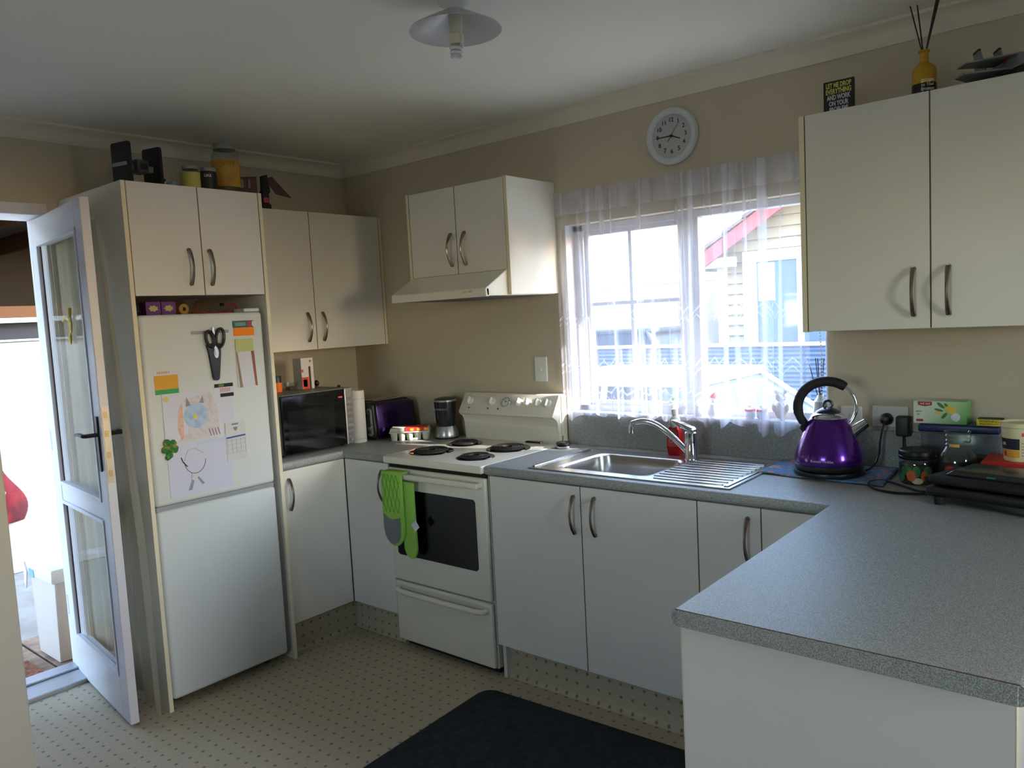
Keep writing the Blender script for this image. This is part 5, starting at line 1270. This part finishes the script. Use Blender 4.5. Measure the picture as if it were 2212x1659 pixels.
for sgn, y in ((-1, -.001), (1, TH+.001)):
    pl = MB().box(DL-.058, DL-.030, y+sgn*.006 if sgn < 0 else y, y if sgn < 0 else y+.006, .985, 1.195, bev=.003).build('handle_plate', mbk, t, local=True)
    y2 = y+sgn*.05
    MB().tube([(DL-.044, y, 1.125), (DL-.044, y2-sgn*.006, 1.125), (DL-.052, y2, 1.125), (DL-.11, y2, 1.127), (DL-.155, y2, 1.122)], [.008, .008, .008, .007, .006], 8).build('lever', mbk, pl, smooth=True, local=True)
MB().box(DL-.001, DL+.0015, .006, .027, .945, 1.23).build('lock_strip', mat('dull_steel', (160, 156, 148), .4, metal=.7), t, local=True)
for z in (1.20, 1.13, 1.05, .98): MB().box(DL+.0015, DL+.003, .010, .023, z-.012, z+.012).build('lock_bolt', mat('brass_bolt', (150, 136, 100), .4, metal=.7), t, local=True)
for z in (.25, 1.0, 1.75): MB().cyl((-.008, .004, z), (-.008, .004, z+.09), .008, .008, 10).build('hinge', M_UPVC, t, local=True)
# net hung on the inner face of the leaf
def nfn(u, v):
    low = 1-v
    x = .04 + (DL-.04+.012+.040*low**1.2)*u
    w = math.sin(u*2*PI*7+.8*math.sin(v*4))
    y = TH+.026+.010*w+.045*min(1.0, low*1.5)*(.75+.25*math.sin(u*9))*(.4+.6*u)
    z = .035+1.90*v+(.018*math.sin(u*11) if v < .001 else 0)
    return Vector((x, min(max(y, TH+.006), .036+.088*u), z))
t2 = thing('net_curtain', 'beige net curtain hanging against the back of the open door', 'curtain', (HX, HY, .012), ang)
MB().quadgrid(nfn, 120, 24, lambda u, v: (u, v)).build('net', M_NETD, t2, smooth=True, ang=180, local=True)
MB().tube([(.03, TH+.018, 1.93), (DL-.01, TH+.018, 1.93)], .004, 6).build('curtain_wire', M_WHITE, t2, local=True)
# yellow toy stuck on the door glass
t2 = thing('window_toy', 'small yellow rubber toy stuck on the door glass', 'toy', (HX, HY, .012), ang)
my = mat('yellow_rubber', (214, 178, 30), .45)
MB().ball((.46, .008, 1.545), .020, (.9, .3, 1.8), 2).build('body', my, t2, smooth=True, local=True)
MB().ball((.44, .008, 1.492), .020, (.8, .3, 1.3), 2).build('tail', my, t2, smooth=True, local=True)
MB().tube([(.46, .008, 1.56), (.40, .008, 1.575), (.36, .008, 1.562)], .006, 6).build('arm', my, t2, smooth=True, local=True)
MB().tube([(.46, .008, 1.57), (.475, .008, 1.61)], .006, 6).build('arm', my, t2, smooth=True, local=True)

# ================================================================== outside, left (through the door)
M_CONC = mat('pale_concrete', (150, 147, 141), .85, var=(6, (134, 131, 125), .4, .6))
struct(MB().box(-9.0, -.98, -9, 6, -.16, -.065).build('ground_patio', M_CONC, local=True))
t = thing('door_step', 'weathered timber step outside the open door', 'step', (-.6, -1.9, -.09))
mw = mat('weathered_board', (150, 128, 106), .8, var=(14, (120, 98, 78), .4, .6)); nb = 11
first = None
for k in range(nb):
    y = -2.60+.115*k
    o = MB().box(-.975, -.205, y, y+.104, -.085, -.062, bev=.003, seg=1).build('board', mw, t)
MB().box(-.97, -.21, -2.58, -1.36, -.16, -.086).build('bearer', mat('shadow_timber', (70, 58, 48), .9), t)
t = thing('door_mat', 'reddish brown coir doormat on the timber step', 'mat', (-.43, -1.75, -.0615))
MB().box(-.20, .20, -.30, .11, 0, .014, bev=.004).build('pile', mat('coir', (150, 92, 62), .95, bump=(200, .6), var=(50, (104, 62, 44), .4, .6)), t, local=True)
t = thing('rubbish_bin', 'pale grey rubbish bin with a white liner outside the door', 'bin', (-.60, -1.42, -.0615))
MB().prism([(-.13, 0), (.13, 0), (.16, .46), (-.16, .46)], 'y', -.13, .13, bev=.012).build('bin_body', mat('bin_grey', (196, 188, 186), .5), t, smooth=True, local=True)
MB().prism([(-.165, .40), (.165, .40), (.172, .472), (-.172, .472)], 'y', -.145, .145, bev=.010).build('liner', mat('liner_white', (222, 222, 228), .4), t, smooth=True, local=True)
MB().prism([(-.175, .36), (-.16, .33), (-.13, .42), (-.16, .465)], 'y', -.152, -.146).build('liner_flap', mat('liner_white', 0), t, local=True)
MB().box(-.11, -.05, -.148, -.146, .40, .44).build('blue_print', mat('light_blue_print', (120, 170, 220), .5), t, local=True)
# shed facing the door
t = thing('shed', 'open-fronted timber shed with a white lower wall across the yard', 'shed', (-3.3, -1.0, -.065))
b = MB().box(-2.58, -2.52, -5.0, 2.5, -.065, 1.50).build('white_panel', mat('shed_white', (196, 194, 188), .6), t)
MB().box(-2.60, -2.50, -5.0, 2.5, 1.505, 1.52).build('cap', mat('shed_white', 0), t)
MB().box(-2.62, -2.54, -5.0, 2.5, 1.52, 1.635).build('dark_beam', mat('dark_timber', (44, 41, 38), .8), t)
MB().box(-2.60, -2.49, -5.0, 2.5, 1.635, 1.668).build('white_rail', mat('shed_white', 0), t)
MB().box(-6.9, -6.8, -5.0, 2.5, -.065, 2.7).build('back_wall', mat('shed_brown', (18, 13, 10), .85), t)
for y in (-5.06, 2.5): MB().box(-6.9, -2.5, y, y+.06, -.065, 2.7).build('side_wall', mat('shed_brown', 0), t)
MB().box(-7.0, -2.1, -5.1, 2.6, 2.7, 2.76).build('roof', mat('roof_iron', (110, 100, 92), .6), t)
for k in range(6):
    y = -3.4+.75*k; MB().box(-6.8, -2.3, y, y+.05, 2.52, 2.70).build('rafter', mat('orange_timber', (84, 52, 28), .7), t)
MB().box(-5.3, -5.2, -4.9, 2.4, 1.66, 1.86).build('shelf_rail', mat('orange_timber', 0), t)
# red bag hanging on the yard wall
t = thing('cloth_bag', 'red cloth bag with a grey strap hanging across the yard', 'bag', (-2.48, -1.16, .27))
mb = MB()
def bfn(u, v):
    a = (u-.5); w = .17*(1-.35*(v-.35)**2*4)*(1-.55*v)
    return Vector((.05*math.cos(a*PI)*(1.2-v*.5), 2*a*w+.03*math.sin(v*6), .46*v))
mb.quadgrid(bfn, 20, 16).build('bag_body', mat('red_canvas', (128, 26, 32), .85, var=(9, (84, 18, 26), .42, .6)), t, smooth=True, local=True, solid=.01)
MB().tube([(.07, -.02, .28), (.08, .02, .22), (.075, -.01, .14), (.06, -.04, .02)], .010, 6).build('strap', mat('grey_strap', (150, 150, 158), .7), t, smooth=True, local=True)
t = thing('yard_kerb', 'white kerb strip along the foot of the yard wall', 'kerb', (-2.4, -1.2, -.065))
MB().box(-.09, .05, -3, 3.0, 0, .05, bev=.01).build('strip', mat('kerb_white', (210, 210, 206), .8), t, local=True)

# ================================================================== outside, behind the kitchen window
GZ = -.5
struct(MB().box(-60, 60, .12, 80, GZ-.1, GZ).box(6.02, 60, -60, .12, GZ-.1, GZ).box(-9, 6.02, -60, -9.01, GZ-.1, GZ).box(-.9, 6.02, -9.0, -6.12, GZ-.1, GZ).build('ground_drive', mat('sunny_concrete', (158, 154, 146), .9, var=(1.2, (142, 144, 126), .45, .6)), local=True))
# neighbour house
t = thing('house', 'cream weatherboard house with a red-edged gable roof beyond the fence', 'house', (1.6, 10.5, GZ))
HXL, HY8, RX, PS = -1.433, 8.0, 2.2, .612          # left corner, facade, ridge x, roof slope
mwb = mat('cream_weatherboard', (154, 136, 106), .65)
z_e = 2.25; HXR = 2*RX-HXL
def gable_x(z): return HXL if z <= z_e else HXL+(z-z_e)/PS
z = GZ+.35; bh = .150
while z < z_e+PS*(RX-HXL)-.1:
    xa, xb = gable_x(z), gable_x(z+bh)
    MB().prism([(xa, z), (2*RX-xa, z), (2*RX-xb, z+bh), (xb, z+bh)], 'y', HY8-.014, HY8+.02).build('weatherboard', mwb, t) if False else None
    mb = MB(); P = [(xa, HY8-.050, z), (2*RX-xa, HY8-.050, z), (2*RX-xb, HY8-.006, z+bh), (xb, HY8-.006, z+bh)]
    va = [mb.bm.verts.new(p) for p in P]; vb = [mb.bm.verts.new((p[0], HY8+.02, p[2])) for p in P]
    mb.bm.faces.new(va); mb.bm.faces.new(list(reversed(vb)))
    for i in range(4): mb.bm.faces.new((va[i], vb[i], vb[(i+1) % 4], va[(i+1) % 4]))
    mb.build('weatherboard', mwb, t); z += bh
MB().box(HXL, HXR, HY8+.02, 14, GZ, z_e).build('wall_core', mwb, t)
MB().box(HXL-.03, HXL+.12, HY8-.05, HY8+.1, GZ, 2.16, bev=.005).build('corner_board', mat('house_white', (184, 186, 188), .6), t)
w = MB()
wx0, wx1, wz0, wz1 = -.86, .52, .90, 2.08
w.box(wx0-.20, wx0, HY8-.08, HY8-.02, wz0-.05, wz1+.16, bev=.006).box(wx1, wx1+.12, HY8-.08, HY8-.02, wz0-.05, wz1+.16, bev=.006).box(wx0, wx1, HY8-.08, HY8-.02, wz1, wz1+.16, bev=.006).box(wx0-.2, wx1+.12, HY8-.10, HY8-.02, wz0-.10, wz0-.05, bev=.006).box(-.285, -.20, HY8-.08, HY8-.02, wz0-.05, wz1, bev=.006)
wf = w.build('window', mat('house_white', 0), t)
MB().box(wx0, wx1, HY8-.050, HY8-.045, wz0-.05, wz1).build('pane', mat('reflecting_pane', (96, 108, 124), .05, metal=.0, spec=1.0), wf)
MB().box(wx0+.02, -.60, HY8-.0530, HY8-.0505, wz1-.55, wz1-.02).build('pale_curtain', mat('pale_blind', (216, 210, 194), .8), wf)
# barge board, tiles
def slope_pts(x0, x1, off0, off1): return [(x0, z_e+PS*(x0-HXL)+off0), (x1, z_e+PS*(x1-HXL)+off0), (x1, z_e+PS*(x1-HXL)+off1), (x0, z_e+PS*(x0-HXL)+off1)]
mbar = mat('faded_red_barge', (150, 62, 64), .6)
xe = HXL-.32
seg = 7; L = (RX-xe)/seg
for k in range(seg):
    x0, x1 = xe+L*k, xe+L*(k+1)-.015
    MB().prism(slope_pts(x0, x1, -.165, .05), 'y', HY8-.42, HY8-.38).build('barge_board', mbar, t)
MB().prism([(2*RX-p[0], p[1]) for p in slope_pts(xe, RX, -.165, .05)], 'y', HY8-.42, HY8-.38).build('barge_board', mbar, t)
mt2 = mat('grey_brown_tile', (104, 88, 84), .8, var=(6, (112, 92, 90), .4, .6))
nT = 13; L = (RX-xe)/nT
for k in range(nT):
    x0, x1 = xe+L*k-.05, xe+L*(k+1)
    z0, z1 = z_e+PS*(x0-HXL)+.125, z_e+PS*(x1-HXL)+.085
    MB().prism([(x0, z0-.05), (x1, z1-.03), (x1, z1+.0), (x0, z0+.01)], 'y', HY8-.45, 14).build('roof_tile_course', mt2, t)
    MB().prism([(2*RX-x0, z0-.05), (2*RX-x1, z1-.03), (2*RX-x1, z1), (2*RX-x0, z0+.01)], 'y', HY8-.45, 14).build('roof_tile_course', mt2, t)
MB().box(xe-.10, HXL+.35, HY8-.36, HY8-.20, 2.03, 2.17, bev=.01).build('eave_box', mat('house_white', 0), t)
MB().box(xe-.14, xe-.02, HY8-.38, 14, 2.02, 2.16, bev=.01).build('gutter', mat('house_white', 0), t)
# low building behind, left of the house
t = thing('garage', 'pale low building with a dark window beyond the cream house', 'building', (-3.6, 15, GZ))
MB().box(-8.0, -1.2, 14.5, 18, GZ, 2.1).build('wall', mat('stucco', (208, 204, 196), .8), t)
MB().box(-8.3, -1.0, 14.1, 18.3, 2.1, 2.25).build('roof', mat('house_white', 0), t)
for x in (-3.4, -5.6): 
    fw = MB().box(x, x+1.3, 14.46, 14.5, .55, 1.75).build('window', mat('house_white', 0), t); MB().box(x+.06, x+1.24, 14.44, 14.46, .6, 1.7).build('pane', mat('dark_pane', (70, 76, 84), .08), fw)
# unseen second house, added to block low sky light from the kitchen
t = thing('house', 'added unseen brick-red house with a hipped grey roof, right of the cream house', 'house', (13.2, 11, GZ))
MB().box(-5.6, 5.6, -3.2, 3.5, 0, 2.7).build('wall', mat('red_brick_wall', (120, 74, 60), .85, var=(9, (100, 60, 50), .4, .6)), t, local=True)
mb = MB(); lo = [mb.bm.verts.new(p) for p in ((-6.2, -3.8, 2.7), (6.2, -3.8, 2.7), (6.2, 4.1, 2.7), (-6.2, 4.1, 2.7))]; hi = [mb.bm.verts.new(p) for p in ((-2.6, .1, 4.9), (2.6, .1, 4.9))]
for fc in ((lo[3], lo[2], lo[1], lo[0]), (lo[0], lo[1], hi[1], hi[0]), (lo[1], lo[2], hi[1]), (lo[2], lo[3], hi[0], hi[1]), (lo[3], lo[0], hi[0])): mb.bm.faces.new(fc)
mb.build('roof', mat('slate_roof', (84, 84, 88), .8), t, local=True)
for x in (-3.9, -.6, 2.7):
    fw = MB().box(x, x+1.6, -3.26, -3.2, 1.0, 2.2).build('window', mat('house_white', 0), t, local=True); MB().box(x+.07, x+1.53, -3.28, -3.26, 1.07, 2.13).build('pane', mat('dark_pane', (70, 76, 84), .08), fw, local=True)
# distant houses
far = [(-19.6, 24, 3.2), (-15.3, 25, 3.6), (-11.0, 24.5, 3.4), (-24.5, 27, 3.8)]
labs = ['far pale bungalow at the left end of the street view', 'far pale bungalow left of the window mullion', 'far pale bungalow just behind the window mullion', 'farthest pale bungalow, hidden mostly by the curtain edge']
for (x, y, w_), lab in zip(far, labs):
    t = thing('bungalow', lab, 'house', (x, y, GZ), 0, None)
    MB().box(-w_/2, w_/2, 0, 4, 0, 2.1).build('wall', mat('far_wall', (214, 212, 208), .8), t, local=True)
    MB().prism([(-w_/2-.3, 2.1), (w_/2+.3, 2.1), (w_/2-.6, 2.75), (-w_/2+.6, 2.75)], 'y', -.3, 4.3).build('roof', mat('far_roof', (170, 160, 156), .8), t, local=True)
    for xx in (-w_*.32, w_*.12):
        fw = MB().box(xx, xx+.8, -.03, 0, .9, 1.8).build('window', mat('house_white', 0), t, local=True); MB().box(xx+.05, xx+.75, -.04, -.03, .95, 1.75).build('pane', mat('dark_pane', 0), fw, local=True)
t = thing('shrub', 'round green shrub on the verge before the far houses', 'shrub', (-15.8, 20, GZ))
b = MB()
for k in range(14): b.ball((random.uniform(-.9, .9), random.uniform(-.5, .5), random.uniform(.3, 1.3)), random.uniform(.35, .6), (1, 1, 1), 2, .18)
b.build('foliage', mat('olive_foliage', (120, 136, 84), .9, var=(3, (86, 104, 60), .4, .6)), t, local=True)
MB().cyl((0, 0, 0), (0, 0, .6), .07, .05, 8).build('stem', mat('bark', (90, 74, 60), .9), t, local=True)
# fence
t = thing('fence', 'blue-grey corrugated metal fence with a white top rail', 'fence', (0, 5.0, GZ))
P = []
n = 34
for k in range(n*4+1):
    zz = GZ+.02+(1.045-(GZ+.02))*k/(n*4); P.append((5.0-.012*math.cos(2*PI*k/4), zz))
for k in range(4):
    xa = -9.0+3.6*k
    mb = MB().quadgrid(lambda u, v: Vector((xa+3.59*u, 5.0-.010*math.cos(2*PI*n*v), GZ+.02+1.535*v)), 1, n*4)
    mb.build('corrugated_panel', mat('blue_grey_steel', (84, 102, 136), .5), t, solid=.003)
MB().box(-9.0, 5.4, 4.97, 5.03, 1.05, 1.085, bev=.004).build('top_rail', mat('rail_white', (226, 228, 230), .5), t)
for k in range(5): MB().box(-9.03+3.6*k, -8.97+3.6*k, 5.015, 5.075, GZ, 1.05).build('post', mat('blue_grey_steel', 0), t)
# cars
def car(name, label, loc, rz, paint, L, H, Wd, boxy):
    t = thing(name, label, 'car', loc, rz)
    hw = Wd/2
    lower = [(-L/2, .28), (-L/2+.05, .62), (-L/2+.25, .86), (-L*.18, .92), (L*.22, .90), (L/2-.25, .74), (L/2-.04, .60), (L/2, .30), (L/2-.15, .20), (-L/2+.15, .20)]
    MB().prism(lower, 'y', -hw, hw, bev=.05, seg=2).build('body', paint, t, smooth=True, local=True)
    xr0, xr1 = (-L*.42, L*.12) if boxy else (-L*.26, L*.06)
    xb0, xb1 = (-L*.47, L*.24) if boxy else (-L*.40, L*.24)
    mb = MB(); hr = hw-.20
    lo = [(xb0, -hw+.06, .90), (xb1, -hw+.06, .88), (xb1, hw-.06, .88), (xb0, hw-.06, .90)]
    hi = [(xr0, -hr, H-.06), (xr1, -hr, H-.06), (xr1, hr, H-.06), (xr0, hr, H-.06)]
    a = [mb.bm.verts.new(p) for p in lo]; c = [mb.bm.verts.new(p) for p in hi]
    mb.bm.faces.new(list(reversed(a))); mb.bm.faces.new(c)
    for i in range(4): mb.bm.faces.new((a[i], a[(i+1) % 4], c[(i+1) % 4], c[i]))
    mb.build('windows', mat('car_glass', (60, 72, 84), .06), t, local=True)
    MB().box(xr0-.06, xr1+.08, -hr-.03, hr+.03, H-.075, H, bev=.03, seg=3).build('roof', paint, t, smooth=True, local=True)
    for s_ in (-1, 1):
        for p, q in ((lo[0], hi[0]), (lo[1], hi[1])):
            MB().tube([(p[0], abs(p[1])*s_, p[2]), (q[0], abs(q[1])*s_, q[2]+.02)], .035, 6).build('pillar', paint, t, local=True)
        xm = (xr0+xr1)/2; MB().tube([(xm, (hw-.05)*s_, .9), (xm, (hr+.01)*s_, H-.05)], .03, 6).build('pillar', paint, t, local=True)
        for x in (-L*.32, L*.31):
            wh = MB().cyl((x, s_*(hw-.19), .31), (x, s_*(hw+.01), .31), .31, .31, 24).build('wheel', mat('tyre', (28, 28, 28), .8), t, smooth=True, local=True)
            MB().cyl((x, s_*(hw+.01), .31), (x, s_*(hw+.02), .31), .19, .17, 18).build('hub_cap', M_SILVER, wh, local=True)
        MB().box(L/2-.10, L/2-.005, s_*(hw-.35)-.15, s_*(hw-.35)+.15, .56, .68, bev=.02).build('headlamp', M_SILVER, t, local=True)
        MB().box(-L/2+.01, -L/2+.07, s_*(hw-.3)-.14, s_*(hw-.3)+.14, .60, .74, bev=.015).build('tail_lamp', M_RED, t, local=True)
        MB().ball((xr1+.35, s_*(hw+.06), .95), .07, (.7, 1.2, .8), 2).build('wing_mirror', paint, t, smooth=True, local=True)
    return t
car('car', 'white sedan parked on the drive outside the kitchen window', (.62, 3.0, GZ), 0, mat('white_car_paint', (156, 159, 165), .2, coat=.5), 4.4, 1.47, 1.70, False)
car('car', 'dark grey wagon parked behind the fence, seen through the curtain', (-2.0, 6.6, GZ), 0, mat('grey_car_paint', (62, 70, 82), .25, coat=.5), 4.3, 1.76, 1.75, True)
